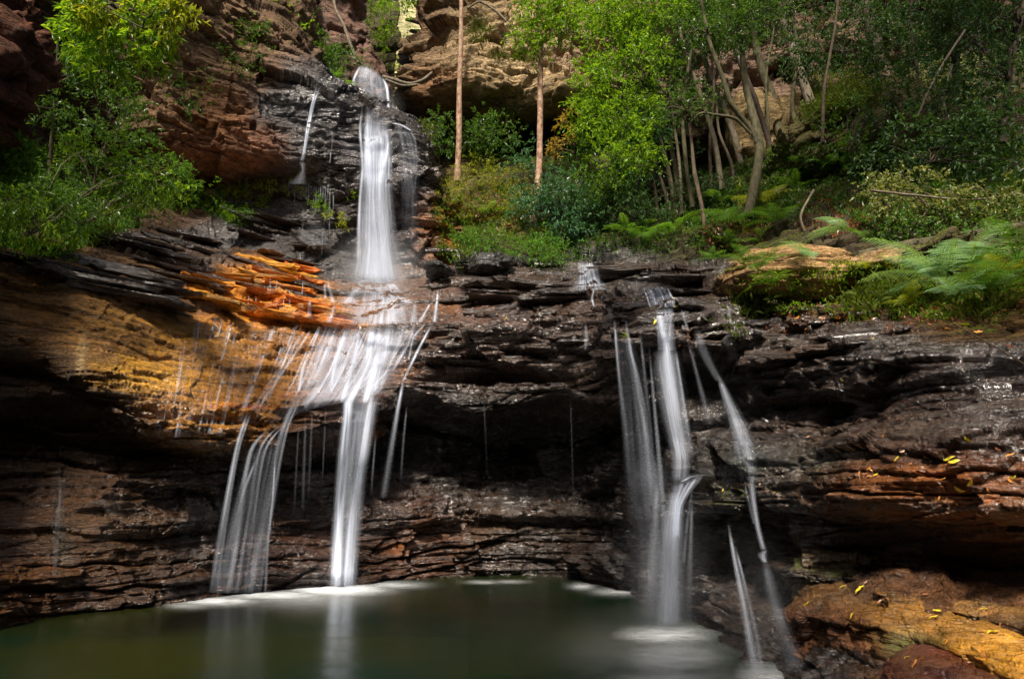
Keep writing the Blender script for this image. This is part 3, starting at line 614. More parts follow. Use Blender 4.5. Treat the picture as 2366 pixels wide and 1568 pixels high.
for k in range(85):
    x = rs.uniform(180, 1680); y = rs.uniform(545, 700) if x > 950 else rs.uniform(520, 680)
    if 780 < x < 960 and y < 640: continue
    near = x < 700 and y > 590
    c = (.06, .034, .02) if not near else (.06, .034, .02) if x < 420 or rs.random() < .5 else (.4, .16, .02)
    f = rs.uniform(.7, 1.4)
    slab(x, y, rs.uniform(1.0, 2.8), rs.uniform(.4, .7), rs.uniform(.04, .13), tuple(q * f for q in c), rs.uniform(.7, 1), .1 if x < 900 else .2, 400 + k, ang=rs.uniform(.75, 1.0) if x < 760 else rs.uniform(-.15, .3))
for k in range(60):
    x = rs.uniform(960, 2000); y = rs.uniform(700, 830)
    f = rs.uniform(.7, 1.4)
    slab(x, y, rs.uniform(.4, 1.1), rs.uniform(.25, .45), rs.uniform(.04, .12), tuple(q * f for q in (.075, .042, .025)), rs.uniform(.8, 1), .15, 600 + k, ang=rs.uniform(-.4, .2))

_o = 0; _V = []; _F = []
for v, f_ in SLV: _V += v.tolist(); _F += (f_ + _o).tolist(); _o += len(v)
BVHS.append(BVHTree.FromPolygons(_V, _F))

# ------------------------------------------------------------------ falling water
def water_material(name, col=(.78, .85, 1.0), us=9.0, vs=.55, lo=.35, hi=.7, trans=.5, wash=.35):
    t = NT(name)
    uv = t.n('ShaderNodeCombineXYZ', X=t.attr('fu').outputs['Fac'], Y=t.attr('fv').outputs['Fac'], Z=t.attr('fs').outputs['Fac']).outputs[0]
    n1 = t.noise(t.mapping(uv, (us, vs, 1)), 1.0, 3, .6, .15)
    n2 = t.noise(t.mapping(uv, (us * 3.3, vs * 1.3, 1)), 1.0, 2, .5)
    if wash > 0: k = t.math('ADD', t.math('MULTIPLY', t.rng(n1, lo, hi, .12, 1), .8), t.math('MULTIPLY', t.rng(n2, .35, .65, 0, 1), .3))
    else: k = t.math('MULTIPLY', t.rng(n1, lo, hi, 0, 1), t.rng(n2, .35, .6, .2, 1.3))
    d = t.attr('dens').outputs['Fac']
    a = t.math('MULTIPLY', k, d)
    # dense water closes up between the streaks
    a = t.math('ADD', a, t.math('MULTIPLY', t.math('MULTIPLY', d, d), wash))
    a = t.n('ShaderNodeClamp', Value=a).outputs[0]
    df = t.n('ShaderNodeBsdfDiffuse', Color=(*col, 1)); tr = t.n('ShaderNodeBsdfTranslucent', Color=(*col, 1))
    m = t.n('ShaderNodeMixShader', i0=trans, i1=df.outputs[0], i2=tr.outputs[0])
    tp = t.n('ShaderNodeBsdfTransparent')
    return t.done(t.n('ShaderNodeMixShader', i0=a, i1=tp.outputs[0], i2=m.outputs[0]).outputs[0])
M_WATER = water_material('falling_water'); M_FINE = water_material('fine_falling_water', us=14, lo=.42, hi=.68)
M_FILM_SHEEN = water_material('water_film_painted_sheen', us=10, vs=.4, lo=.5, hi=.64, wash=.0)  # white streaks painted in for the sheen on the running film
M_SOFT = water_material('misty_falling_water', us=5, vs=.3, lo=.25, hi=.75)
def lerpk(K, n):
    K = np.array(K, float); return catmull(K, np.linspace(0, len(K) - 1, n))
def sheet(L, R, parent, mat=None, dens=1.0, dtop=1.0, dbot=1.0, edge=.18, nu=24, nv=70, off=.07, seed=0, free_from=None, name='stream', bow=.0, wob=.012, smooth=5):
    """falling water between two edge lines of (px,py,Y or None); None lays it on the rock"""
    mat = mat or M_WATER
    drape = L[0][2] is None
    l = lerpk([(p[0], p[1]) for p in L], nv); r = lerpk([(p[0], p[1]) for p in R], nv)
    u = np.linspace(0, 1, nu)
    px = l[None, :, 0] * (1 - u[:, None]) + r[None, :, 0] * u[:, None]; py = l[None, :, 1] * (1 - u[:, None]) + r[None, :, 1] * u[:, None]
    if drape:
        Y = np.empty(px.shape)
        cu = np.unique(np.linspace(0, nu - 1, min(nu, 12)).astype(int)); 
        for i in cu:
            last = None
            for j in range(nv):
                h = hit(px[i, j], py[i, j])
                y = (h[0].y - off) if h else (last if last is not None else 15)
                if last is not None: y = min(y, last + .004)
                if free_from is not None and j / nv > free_from: y = last
                last = y; Y[i, j] = y
        for j in range(nv): Y[:, j] = np.interp(np.arange(nu), cu, Y[cu, j])
        if smooth:
            k = np.ones(smooth) / smooth; Yp = np.pad(Y, ((0, 0), (smooth // 2, smooth // 2)), 'edge')
            Y = np.apply_along_axis(lambda q: np.convolve(q, k, 'valid'), 1, Yp)
            Yp = np.pad(Y, ((2, 2), (0, 0)), 'edge'); Y = np.apply_along_axis(lambda q: np.convolve(q, np.ones(5) / 5, 'valid'), 0, Yp)
    else:
        a = lerpk([[p[2]] for p in L], nv)[:, 0]; b = lerpk([[p[2]] for p in R], nv)[:, 0]
        Y = a[None] * (1 - u[:, None]) + b[None] * u[:, None]
        cu = np.unique(np.linspace(0, nu - 1, min(nu, 7)).astype(int)); lim = np.full(px.shape, 99.)
        for i in cu:
            for j in range(0, nv, 2):
                h = hit(px[i, j], py[i, j])
                if h: lim[i, j:j + 2] = h[0].y - .09
        lim = np.broadcast_to(lim.min(0)[None], lim.shape)
        Y = np.minimum(Y, np.maximum(lim, Y - 1.3)); Y = np.minimum.accumulate(Y, 1) if b[-1] <= b[0] + .3 else Y
        Yp = np.pad(Y, ((0, 0), (4, 4)), 'edge'); Y = np.minimum(Y, np.apply_along_axis(lambda q: np.convolve(q, np.ones(9) / 9, 'valid'), 1, Yp))
    P = W(px, py, Y)
    P[..., 1] -= bow * np.sin(math.pi * u)[:, None]
    P[..., 1] += wob * np.sin(u[:, None] * 37 + seed) * 2 + wob * 2 * vn(P[..., 0] * 3, P[..., 1] * 0, P[..., 2] * .6, seed)
    width = np.linalg.norm(P[-1] - P[0], axis=-1)
    fu = (u[:, None] - .5) * width.mean() + 0 * px
    seg = np.linalg.norm(np.diff(P, axis=1), axis=-1); fv = np.concatenate([np.zeros((nu, 1)), np.cumsum(seg, 1)], 1)
    fv = np.broadcast_to(fv.mean(0)[None], fv.shape)
    e = np.clip(np.minimum(u, 1 - u) / max(edge, 1e-3), 0, 1)[:, None]; e = e * e * (3 - 2 * e)
    if edge >= .45: e = e ** 1.5 * 1.15
    v = np.linspace(0, 1, nv)[None]
    vt = np.clip(v / .14, 0, 1) if dtop > .0 else np.clip(v / .3, 0, 1)
    D = dens * e * (dtop * (1 - v) + dbot * v if dtop > 0 else dens * vt + 0 * v) * (.1 + .9 * vt * vt)
    vb = np.clip((1 - v) / .05, 0, 1); D = D * (.35 + .65 * vb)
    D = D * (.82 + .3 * vn(fv * 1.3, fu * 3, fv * 0 + seed, seed))
    V = P.reshape(-1, 3)
    return mesh_np(name, V, grid_faces(nu, nv), mat, parent, attrs={'fu': fu.reshape(-1), 'fv': fv.reshape(-1), 'fs': np.full(len(V), seed * 7.3), 'dens': np.clip(D, 0, 1.2).reshape(-1)})
def stream(path, widths, parent, **kw):
    """a ribbon of water along a centre line; widths in photo units"""
    w = np.interp(np.linspace(0, 1, len(path)), np.linspace(0, 1, len(widths)), widths)
    L = [(p[0] - a / 2, p[1], p[2]) for p, a in zip(path, w)]; R = [(p[0] + a / 2, p[1], p[2]) for p, a in zip(path, w)]
    kw.setdefault('nu', 12); kw.setdefault('edge', .5); kw.setdefault('nv', 50)
    return sheet(L, R, parent, **kw)
def fall(label, x, y, Y, group=None):
    c = W(x, y, Y); e = empty('waterfall', (0, 0, 0)); tag(e, label, 'waterfall', group); return e
rw = random.Random(3)

f = fall('topmost plunge of white water leaping from the slot onto the dark rock face', 850, 250, 18.5)
sheet([(826, 151, 21.2), (812, 188, 20.5), (806, 230, 20.2)], [(884, 176, 21.2), (897, 212, 20.4), (901, 272, 19.6)], f, dens=.42, dtop=1, dbot=.4, edge=.15, seed=1, bow=.3)
sheet([(830, 153, 21.0), (826, 195, 20.2), (838, 246, 19.4)], [(884, 177, 21.0), (892, 216, 20.2), (898, 268, 19.4)], f, dens=.42, dtop=1.1, dbot=.3, edge=.2, seed=2, bow=.3, mat=M_FINE)
stream([(884, 178, 20.8), (894, 205, 20.2), (899, 268, 19.4)], [8, 12, 12], f, dens=1, seed=3)
stream([(832, 153, 20.8), (818, 185, 20.2), (812, 222, 19.8)], [10, 10, 12], f, dens=.8, seed=4, dbot=.4)
f = fall('tall main curtain of white water down the dark upper rock face', 870, 640, 17)
sheet([(838, 243, None), (830, 330, None), (826, 450, None), (820, 560, None), (806, 640, None)], [(908, 282, None), (912, 350, None), (912, 450, None), (922, 550, None), (945, 650, None)], f, dens=.62, dtop=1.0, dbot=1.2, edge=.22, seed=5, nv=110, nu=30, off=.1)
sheet([(842, 248, None), (836, 330, None), (840, 450, None), (836, 560, None), (820, 640, None)], [(890, 280, None), (898, 350, None), (890, 450, None), (905, 550, None), (925, 650, None)], f, dens=.65, dtop=1.1, dbot=1.1, edge=.3, seed=6, nv=110, off=.22, mat=M_FINE)
stream([(852, 250, None), (850, 330, None), (862, 450, None), (870, 560, None), (870, 650, None)], [16, 26, 34, 50, 80], f, dens=.6, seed=7, off=.3, nv=100)
stream([(885, 275, None), (895, 340, None), (880, 420, None), (884, 500, None), (890, 640, None)], [20, 20, 30, 40, 70], f, dens=.6, seed=8, off=.3, nv=100)
stream([(838, 246, None), (832, 300, None), (838, 380, None), (832, 470, None), (828, 600, None)], [8, 10, 12, 12, 20], f, dens=.9, seed=9, off=.25, nv=80)
sheet([(790, 560, None), (780, 600, None), (760, 660, None)], [(950, 560, None), (965, 600, None), (985, 650, None)], f, dens=.28, dtop=.0, edge=.45, seed=11, off=.5, nv=40)
f = fall('thin veil of water right of the main curtain on the dark face', 940, 420, 17.5)
sheet([(905, 283, None), (915, 340, None), (925, 450, None), (925, 560, None)], [(950, 300, None), (966, 350, None), (972, 450, None), (968, 570, None)], f, dens=.30, dbot=.25, seed=12, mat=M_FINE, edge=.25)
stream([(948, 300, None), (960, 330, None), (962, 390, None), (955, 450, None)], [10, 8, 8, 8], f, dens=.55, seed=13, dbot=.3)
stream([(905, 284, None), (930, 290, None), (950, 302, None)], [12, 16, 10], f, dens=.8, seed=14, nv=20)
f = fall('thin white trickle down the far left of the upper face', 705, 400, 17.5)
stream([(738, 201, None), (724, 240, None), (712, 300, None), (703, 350, None), (697, 372, None)], [14, 12, 12, 14, 16], f, dens=.75, seed=15)
stream([(731, 200, None), (716, 260, None), (706, 320, None), (701, 355, None)], [5, 5, 5, 5], f, dens=.9, seed=16)
stream([(697, 372, None), (700, 395, None), (685, 425, None)], [22, 16, 60], f, dens=.45, seed=17, nv=24)
sheet([(660, 560, None), (700, 570, None)], [(740, 500, None), (790, 560, None)], f, dens=.12, edge=.4, seed=18, nv=20, off=.3)
f = fall('comb of fine drips under the ledge left of the upper falls', 700, 440, 17.5)
for k in range(20):
    x = 655 + k * 5.4; l = rw.uniform(18, 52); y = 412 + k * 1.1
    stream([(x, y, None), (x - .5, y + l * .5, None), (x - 1, y + l, None)], [2.6, 2.6, 1.6], f, dens=rw.uniform(.4, .85), seed=20 + k, nv=8, nu=4, name='drip', off=.12, smooth=0)
for x, y0, y1, d in ((762, 430, 545, .45), (770, 445, 500, .5), (752, 448, 520, .35), (768, 300, 345, .3), (764, 350, 378, .4), (745, 520, 590, .2), (700, 480, 540, .2), (672, 330, 360, .3), (1010, 540, 575, .2)):
    stream([(x, y0, None), (x, (y0 + y1) / 2, None), (x - 2, y1, None)], [4, 4, 3], f, dens=d, seed=int(x), nv=16, nu=5, name='drip')
f = fall('broad stepped cascade of white water spreading over the ochre ledges', 860, 720, 14.5)
sheet([(816, 590, None), (796, 645, None), (776, 690, None), (735, 752, None)], [(922, 592, None), (945, 655, None), (965, 700, None), (985, 745, None)], f, dens=.38, edge=.35, seed=41, nv=110, nu=40, off=.07, smooth=3)
sheet([(834, 585, None), (838, 645, None), (820, 700, None), (790, 755, None)], [(908, 588, None), (920, 655, None), (945, 700, None), (960, 745, None)], f, dens=.6, edge=.35, seed=42, nv=110, nu=30, off=.12, smooth=3, mat=M_FINE)
for k, (x0, y0, x1, y1, w, d) in enumerate([(757, 648, 770, 700, 14, .6), (750, 655, 752, 690, 10, .5), (716, 690, 714, 735, 14, .5), (845, 640, 800, 700, 40, .5), (890, 640, 940, 700, 40, .5), (1012, 672, 1005, 745, 12, .8), (995, 700, 970, 745, 14, .6), (960, 700, 955, 745, 20, .6), (775, 700, 760, 745, 18, .6)]):
    stream([(x0, y0, None), ((x0 + x1) / 2, (y0 + y1) / 2, None), (x1, y1, None)], [w * .7, w, w * 1.6], f, dens=d, seed=50 + k, nv=36, off=.1, smooth=3)
f = fall('wide fan of silky threads running down the purple brown slab', 820, 850, 12.8)
sheet([(735, 752, None), (715, 830, None), (690, 900, None), (650, 960, None)], [(985, 742, None), (975, 790, None), (935, 850, None), (905, 905, None)], f, dens=.58, edge=.2, seed=61, nv=100, nu=60, off=.06, dbot=.6)
sheet([(725, 752, None), (690, 840, None), (640, 930, None), (600, 990, None)], [(900, 746, None), (880, 800, None), (840, 860, None), (800, 915, None)], f, dens=.44, edge=.3, seed=62, nv=80, nu=40, off=.09, dbot=.8, mat=M_FINE)
FAN = [(740, 755, 700, 850, 690, 905, 14, .7), (765, 755, 735, 830, 705, 905, 16, .45), (800, 755, 775, 840, 765, 910, 20, .5), (830, 755, 815, 840, 790, 930, 26, .6), (862, 755, 848, 840, 800, 940, 34, .95),
       (880, 755, 868, 850, 845, 930, 36, .95), (905, 752, 888, 830, 865, 905, 26, .7), (935, 748, 915, 810, 880, 890, 18, .5), (960, 745, 940, 800, 905, 860, 14, .5), (720, 760, 660, 850, 600, 940, 12, .35), (700, 770, 640, 860, 580, 950, 14, .3)]
for k, (a, b, c, d, e, g, w, ds) in enumerate(FAN):
    stream([(a, b, None), ((a + c) / 2, (b + d) / 2, None), (c, d, None), (e, g, None)], [w * .8, w, w * 1.1, w], f, dens=ds, seed=70 + k, nv=60, off=.1)
for k in range(10):
    x0 = 735 + k * 24 + rw.uniform(-5, 5); x2 = 660 + k * 23 + rw.uniform(-12, 12); y2 = 915 - k * 2
    stream([(x0, 752, None), (x0 * .65 + x2 * .35, 805, None), (x0 * .35 + x2 * .65, 860, None), (x2, y2, None)], [4, 7, 9, 6], f, dens=rw.uniform(.2, .5), seed=270 + k, nv=50, off=.08, smooth=3)
f = fall('brightest double jet of white water falling clear into the pool', 790, 1350, 12.3)
YJ = YW(1352) - .1
stream([(806, 905, 12.2), (804, 960, 12.1), (795, 1050, 12.15), (786, 1180, YJ), (778, 1352, YJ)], [32, 34, 40, 42, 54], f, dens=1, seed=90, nv=70, bow=.05)
stream([(868, 900, 12.2), (853, 965, 12.1), (838, 1060, 12.1), (818, 1180, YJ), (804, 1355, YJ)], [44, 44, 44, 46, 56], f, dens=1, seed=91, nv=70, bow=.05)
stream([(803, 905, 12.1), (800, 960, 12.0), (790, 1050, 12.05), (782, 1180, YJ - .05), (776, 1352, YJ - .05)], [10, 9, 10, 12, 20], f, dens=1, seed=92, nv=70)
stream([(862, 900, 12.1), (848, 965, 12.0), (833, 1060, 12.0), (812, 1180, YJ - .05), (798, 1355, YJ - .05)], [14, 12, 12, 14, 20], f, dens=1, seed=93, nv=70)
sheet([(790, 910, 12.4), (785, 1000, 12.4), (770, 1352, YJ + .1)], [(885, 900, 12.4), (862, 1000, 12.4), (826, 1355, YJ + .1)], f, dens=.35, seed=94, edge=.3, nv=50)
f = fall('slanting curtain of fine water left of the double jet', 540, 1370, 11.2)
YL = YW(1370) - .1
for k, (x0, y0, x1, y1, x2, w, d) in enumerate([(572, 950, 545, 1040, 488, 12, .85), (580, 950, 552, 1040, 500, 8, .45), (622, 990, 580, 1045, 530, 14, .55), (640, 985, 600, 1040, 548, 10, .4), (655, 980, 612, 1045, 566, 10, .35), (690, 905, 648, 1010, 580, 18, .6), (702, 905, 660, 1005, 596, 10, .4), (636, 1040, 630, 1150, 612, 6, .3), (600, 1045, 560, 1150, 515, 12, .35)]):
    stream([(x0, y0, 11.7), (x1, y1, 11.25), ((x1 + x2 * 1.0) / 2 - 3, (y1 + 1370) / 2, YL + .05), (x2, 1368, YL)], [w, w * 1.1, w * 1.6, w * 2.0], f, dens=d * .85, seed=100 + k, nv=60, dbot=.4, mat=M_SOFT if k % 2 else None)
sheet([(570, 1030, 11.3), (530, 1150, YL), (485, 1370, YL)], [(660, 1000, 11.5), (640, 1150, YL + .1), (610, 1368, YL + .1)], f, dens=.16, seed=110, edge=.2, nv=50, mat=M_FINE)
f = fall('faint strands falling between the slanting curtain and the jet', 690, 1200, 12.3)
for k, (x0, y0, x1, y1, w, d) in enumerate([(706, 960, 700, 1180, 12, .3), (722, 950, 712, 1160, 9, .25), (690, 980, 680, 1190, 8, .2), (752, 940, 745, 1130, 6, .15), (640, 1080, 585, 1330, 6, .22)]):
    stream([(x0, y0, 12.2), ((x0 + x1) / 2, (y0 + y1) / 2, 12.2), (x1, y1, 12.2)], [w * .6, w, w], f, dens=d * .6, seed=120 + k, nv=40, dbot=.05, mat=M_SOFT)
f = fall('narrow veil dropping from the right tip of the fan into the cave', 905, 1120, 12.4)
stream([(1000, 745, None), (970, 800, None), (945, 850, None), (930, 880, None)], [10, 12, 12, 10], f, dens=.7, seed=130)
stream([(985, 745, None), (955, 780, None), (945, 830, None)], [8, 9, 8], f, dens=.5, seed=131)
stream([(933, 875, 12.3), (918, 950, 12.2), (902, 1050, 12.2), (886, 1150, 12.2)], [10, 16, 22, 26], f, dens=.75, seed=132, dbot=.12)
stream([(940, 940, 12.3), (932, 1020, 12.2), (926, 1110, 12.2)], [7, 9, 9], f, dens=.3, seed=133, dbot=.1)
stream([(868, 1000, 12.3), (862, 1080, 12.2), (858, 1140, 12.2)], [7, 8, 8], f, dens=.3, seed=134, dbot=.1)
f = fall('single fine threads dripping from the roof of the black cave', 1320, 1150, 11.7)
for x, y0, y1, Y, d in ((1118, 925, 1100, 12.9, .12), (1318, 915, 1200, 12.3, .18)):
    stream([(x, y0, Y), (x + 4, (y0 + y1) / 2, Y), (x + 8, y1, Y)], [4, 5, 7], f, dens=d, seed=int(x), nv=30, nu=5, dbot=.1, name='thread')
f = fall('film of water with its white sheen painted on, over the rust stained slab left of the falls', 500, 850, 11)
sheet([(400, 715, None), (375, 850, None), (350, 1010, None)], [(500, 720, None), (480, 850, None), (450, 1010, None)], f, dens=.45, edge=.4, seed=140, nv=80, nu=30, off=.035, mat=M_FILM_SHEEN, name='film_sheen')
sheet([(470, 720, None), (440, 850, None), (410, 1005, None)], [(610, 735, None), (580, 850, None), (540, 1000, None)], f, dens=.62, edge=.35, seed=141, nv=80, nu=30, off=.035, mat=M_FILM_SHEEN, name='film_sheen')
sheet([(590, 740, None), (560, 850, None), (520, 980, None)], [(730, 755, None), (690, 850, None), (630, 970, None)], f, dens=.6, edge=.35, seed=142, nv=80, nu=30, off=.035, mat=M_FILM_SHEEN, name='film_sheen')
sheet([(110, 1090, None), (105, 1200, None), (100, 1330, None)], [(150, 1080, None), (150, 1200, None), (140, 1330, None)], f, dens=.2, edge=.4, seed=143, nv=40, nu=12, off=.035, mat=M_FILM_SHEEN, name='film_sheen')
for k, (x, y) in enumerate(((640, 700), (655, 702), (668, 700), (625, 655), (640, 658), (700, 665), (575, 690), (590, 692))):
    stream([(x, y - 12, None), (x, y, None), (x - 1, y + 14, None)], [3, 3, 3], f, dens=.5, seed=170 + k, nv=8, nu=4, name='drip')

f = fall('small two step cascade on the far platform below the ferny gully', 1355, 650, 15)
sheet([(1332, 606, None), (1328, 630, None), (1322, 665, None)], [(1378, 604, None), (1388, 630, None), (1400, 664, None)], f, dens=.58, edge=.3, seed=180, nv=40, off=.1, smooth=9)
sheet([(1322, 650, None), (1310, 672, None)], [(1400, 645, None), (1425, 668, None)], f, dens=.4, edge=.3, seed=181, nv=16, off=.06)
stream([(1372, 668, None), (1368, 690, None), (1372, 710, None)], [8, 10, 8], f, dens=.5, seed=182, nv=24)
stream([(1395, 705, None), (1408, 722, None), (1412, 745, None)], [8, 12, 10], f, dens=.4, seed=183, nv=24)
stream([(1352, 745, None), (1355, 780, None), (1352, 808, None)], [10, 14, 14], f, dens=.3, seed=184, nv=24)
f = fall('short white apron of water on the ledge above the right hand falls', 1520, 690, 11)
sheet([(1478, 662, None), (1490, 685, None), (1500, 714, None)], [(1542, 661, None), (1552, 680, None), (1562, 708, None)], f, dens=.5, edge=.25, seed=190, nv=40, off=.12, smooth=9)
for k, (x, w) in enumerate(((1492, 6), (1508, 8), (1528, 9), (1548, 10))):
    stream([(x - 6, 664, None), (x + 2, 684, None), (x + 10, 710, None)], [w * .6, w, w], f, dens=.75, seed=191 + k, nv=24, off=.12, smooth=9)
f = fall('broad misty main column of the right hand falls', 1540, 1440, 8.4)
sheet([(1508, 712, None), (1512, 760, None), (1516, 810, None)], [(1560, 706, None), (1562, 760, None), (1566, 810, None)], f, dens=.5, edge=.3, seed=198, nv=40, off=.1, smooth=9)
stream([(1520, 715, None), (1530, 760, None), (1540, 800, None)], [26, 24, 30], f, dens=.75, seed=200, nv=36)
stream([(1552, 708, None), (1548, 760, None), (1545, 800, None)], [10, 10, 14], f, dens=.75, seed=199, nv=36)
stream([(1538, 785, 9.05), (1540, 850, 8.95), (1556, 950, 8.9), (1572, 1050, 8.85), (1570, 1110, 8.75)], [40, 80, 78, 60, 60], f, dens=.8, seed=201, nv=70, dbot=.55)
stream([(1540, 770, 9.0), (1545, 850, 8.9), (1560, 950, 8.85), (1575, 1060, 8.8)], [24, 44, 40, 34], f, dens=.9, seed=202, nv=70, dbot=.5)
stream([(1636, 1096, None), (1600, 1100, None), (1575, 1112, None)], [10, 14, 14], f, dens=.9, seed=203, nv=26, off=.1)
sheet([(1550, 1105, 8.5), (1546, 1180, 8.35), (1550, 1240, 8.3)], [(1640, 1088, 8.3), (1585, 1160, 8.2), (1572, 1240, 8.2)], f, dens=.85, edge=.3, seed=204, nv=40, dbot=.7)
YR = YW(1450) + .05
sheet([(1540, 1110, 8.5), (1510, 1250, 8.4), (1480, 1450, YR)], [(1590, 1110, 8.4), (1590, 1250, 8.3), (1600, 1450, YR)], f, dens=.7, edge=.5, seed=205, nv=60, dbot=.45, mat=M_SOFT)
sheet([(1548, 1120, 8.4), (1535, 1250, 8.3), (1515, 1450, YR)], [(1582, 1120, 8.3), (1585, 1250, 8.2), (1590, 1450, YR)], f, dens=.6, edge=.5, seed=206, nv=60, dbot=.4, mat=M_SOFT)
sheet([(1430, 1050, 8.9), (1440, 1200, 8.7), (1430, 1440, YR + .2)], [(1560, 1050, 8.9), (1580, 1200, 8.7), (1620, 1440, YR + .2)], f, dens=.16, edge=.5, seed=207, nv=40, mat=M_SOFT)
f = fall('two thin pale strands left of the right hand column', 1460, 1100, 9.3)
for k, p in enumerate([[(1420, 740), (1424, 800), (1432, 880), (1446, 1000), (1462, 1160)], [(1446, 740), (1454, 800), (1470, 860), (1488, 960), (1502, 1150)], [(1450, 760), (1460, 820), (1474, 900), (1492, 1010), (1508, 1200)]]):
    stream([(x, y, 9.45 - .0006 * (y - 740)) for x, y in p], [9, 12, 16, 24, 34], f, dens=.75 if k != 1 else .85, seed=210 + k, nv=60, dbot=.12)
sheet([(1415, 760, 9.5), (1430, 900, 9.3), (1440, 1200, 9.2)], [(1460, 760, 9.5), (1500, 900, 9.3), (1530, 1200, 9.2)], f, dens=.14, seed=214, edge=.4, mat=M_FINE)
f = fall('slanting veil sliding down the mossy dark rock right of the column', 1700, 1100, 8)
stream([(1574, 715, None), (1582, 740, None), (1590, 765, None)], [8, 9, 9], f, dens=.5, seed=220, nv=24)
stream([(1612, 760, None), (1622, 800, None), (1640, 840, None), (1662, 880, None)], [24, 34, 30, 26], f, dens=.4, seed=221, nv=40)
stream([(1660, 868, 8.55), (1680, 920, 8.45), (1705, 980, 8.4), (1722, 1030, 8.35)], [12, 34, 54, 70], f, dens=.62, seed=222, nv=50, mat=M_SOFT)
sheet([(1690, 1020, None), (1695, 1060, None), (1705, 1110, None)], [(1738, 1010, None), (1752, 1060, None), (1755, 1110, None)], f, dens=.5, seed=223, edge=.35, dbot=.4)
stream([(1735, 1100, 7.75), (1742, 1160, 7.7), (1752, 1220, 7.65), (1765, 1270, 7.6)], [24, 20, 18, 20], f, dens=.45, seed=224, nv=40)
stream([(1676, 690, None), (1684, 720, None), (1688, 748, None)], [8, 10, 8], f, dens=.4, seed=226, nv=24)
f = fall('two long thin jets falling beside the ochre boulder into the pool', 1745, 1540, 6.8)
stream([(1684, 1212, 7.7), (1698, 1290, 7.55), (1716, 1380, 7.3), (1732, 1470, 7.1), (1746, 1560, YW(1565))], [8, 16, 24, 32, 44], f, dens=.62, seed=230, nv=70, dbot=.4, mat=M_SOFT)
stream([(1700, 1260, 7.65), (1722, 1350, 7.4), (1745, 1450, 7.2), (1762, 1555, YW(1565))], [8, 12, 16, 22], f, dens=.3, seed=231, nv=60)
stream([(1764, 1288, 7.2), (1782, 1360, 7.1), (1806, 1450, 7.0), (1838, 1550, 6.5)], [20, 44, 60, 80], f, dens=.5, seed=232, nv=60, dbot=.15, mat=M_SOFT)
stream([(1768, 1270, 7.2), (1760, 1280, 7.15), (1766, 1298, 7.1)], [10, 30, 18], f, dens=.6, seed=233, nv=20)

f = fall('faint veils spread between the pale strands and the main right hand column', 1500, 1150, 8.9)
for k, (x0, x1, w0, w1, y0, y1, d) in enumerate(((1478, 1520, 10, 26, 760, 1180, .4), (1500, 1540, 8, 24, 800, 1250, .35), (1560, 1600, 10, 22, 800, 1060, .4), (1590, 1640, 8, 26, 790, 980, .25), (1520, 1500, 20, 60, 1100, 1420, .35), (1600, 1590, 10, 30, 1150, 1440, .2))):
    stream([(x0, y0, 9.1), ((x0 + x1) / 2, (y0 + y1) / 2, 8.9), (x1, y1, 8.5)], [w0, (w0 + w1) / 2, w1], f, dens=d, seed=250 + k, nv=50, dbot=.3, mat=M_SOFT if k % 2 else None)
f = fall('thin runnels over the mossy step beside the right hand column', 1700, 1200, 7.9)
for k, (x0, y0, x1, y1, d) in enumerate(((1720, 1110, 1742, 1210, .4), (1640, 1180, 1690, 1212, .4), (1600, 1130, 1585, 1230, .5), (1590, 1180, 1580, 1300, .4))):
    stream([(x0, y0, None), ((x0 + x1) / 2, (y0 + y1) / 2, None), (x1, y1, None)], [8, 12, 10], f, dens=d * .55, seed=260 + k, nv=36, name='runnel', mat=M_SOFT)

# churned foam lying on the pool
def foam_material():
    t = NT('pool_foam'); p = t.pos()
    n = t.noise(t.mapping(p, (1.6, 3.0, 1)), 2.2, 4, .6, .3)
    a = t.math('MULTIPLY', t.attr('dens').outputs['Fac'], t.rng(n, .3, .65, .55, 1.1)); a = t.n('ShaderNodeClamp', Value=a).outputs[0]
    df = t.n('ShaderNodeBsdfDiffuse', Color=(.8, .84, .88, 1)); tp = t.n('ShaderNodeBsdfTransparent')
    return t.done(t.n('ShaderNodeMixShader', i0=a, i1=tp.outputs[0], i2=df.outputs[0]).outputs[0])
M_FOAM = foam_material()
POOLO = bpy.data.objects['pool_water']
def foam(blobs, x0, x1, y0, y1, nx, ny, z):
    px, py = np.meshgrid(np.linspace(x0, x1, nx), np.linspace(y0, y1, ny), indexing='ij')
    P = W(px, py, YW(py, z)); d = np.zeros(px.shape)
    for x, y, rx, ry, k in blobs: d = np.maximum(d, k * np.exp(-np.abs((px - x) / rx) ** 2.4 - np.abs((py - y) / ry) ** 1.7))
    e = np.minimum(np.minimum(px - x0, x1 - px) / 160, np.minimum(py - y0, y1 - py) / 20).clip(0, 1); d *= e * e * (3 - 2 * e)
    o = mesh_np('foam', P.reshape(-1, 3), grid_faces(nx, ny), M_FOAM, POOLO, attrs={'dens': d.reshape(-1)})
    tag(o, kind='stuff'); return o
foam([(780, 1361, 95, 12, 1.0), (640, 1374, 110, 9, .6), (500, 1388, 85, 9, .6), (900, 1351, 70, 7, .4), (440, 1398, 50, 8, .25), (700, 1376, 150, 24, .25)], 200, 1180, 1326, 1470, 160, 50, .006)
foam([(1115, 1344, 34, 3, .35), (1180, 1343, 34, 3, .3), (1345, 1354, 26, 6, .45), (1425, 1366, 50, 7, .4)], 900, 1640, 1326, 1400, 120, 24, .010)
foam([(1535, 1466, 90, 17, .55), (1550, 1515, 110, 36, .26), (1480, 1500, 160, 60, .08), (1770, 1562, 60, 26, .35), (1560, 1600, 140, 60, .2)], 1080, 2100, 1385, 1760, 160, 80, .014)

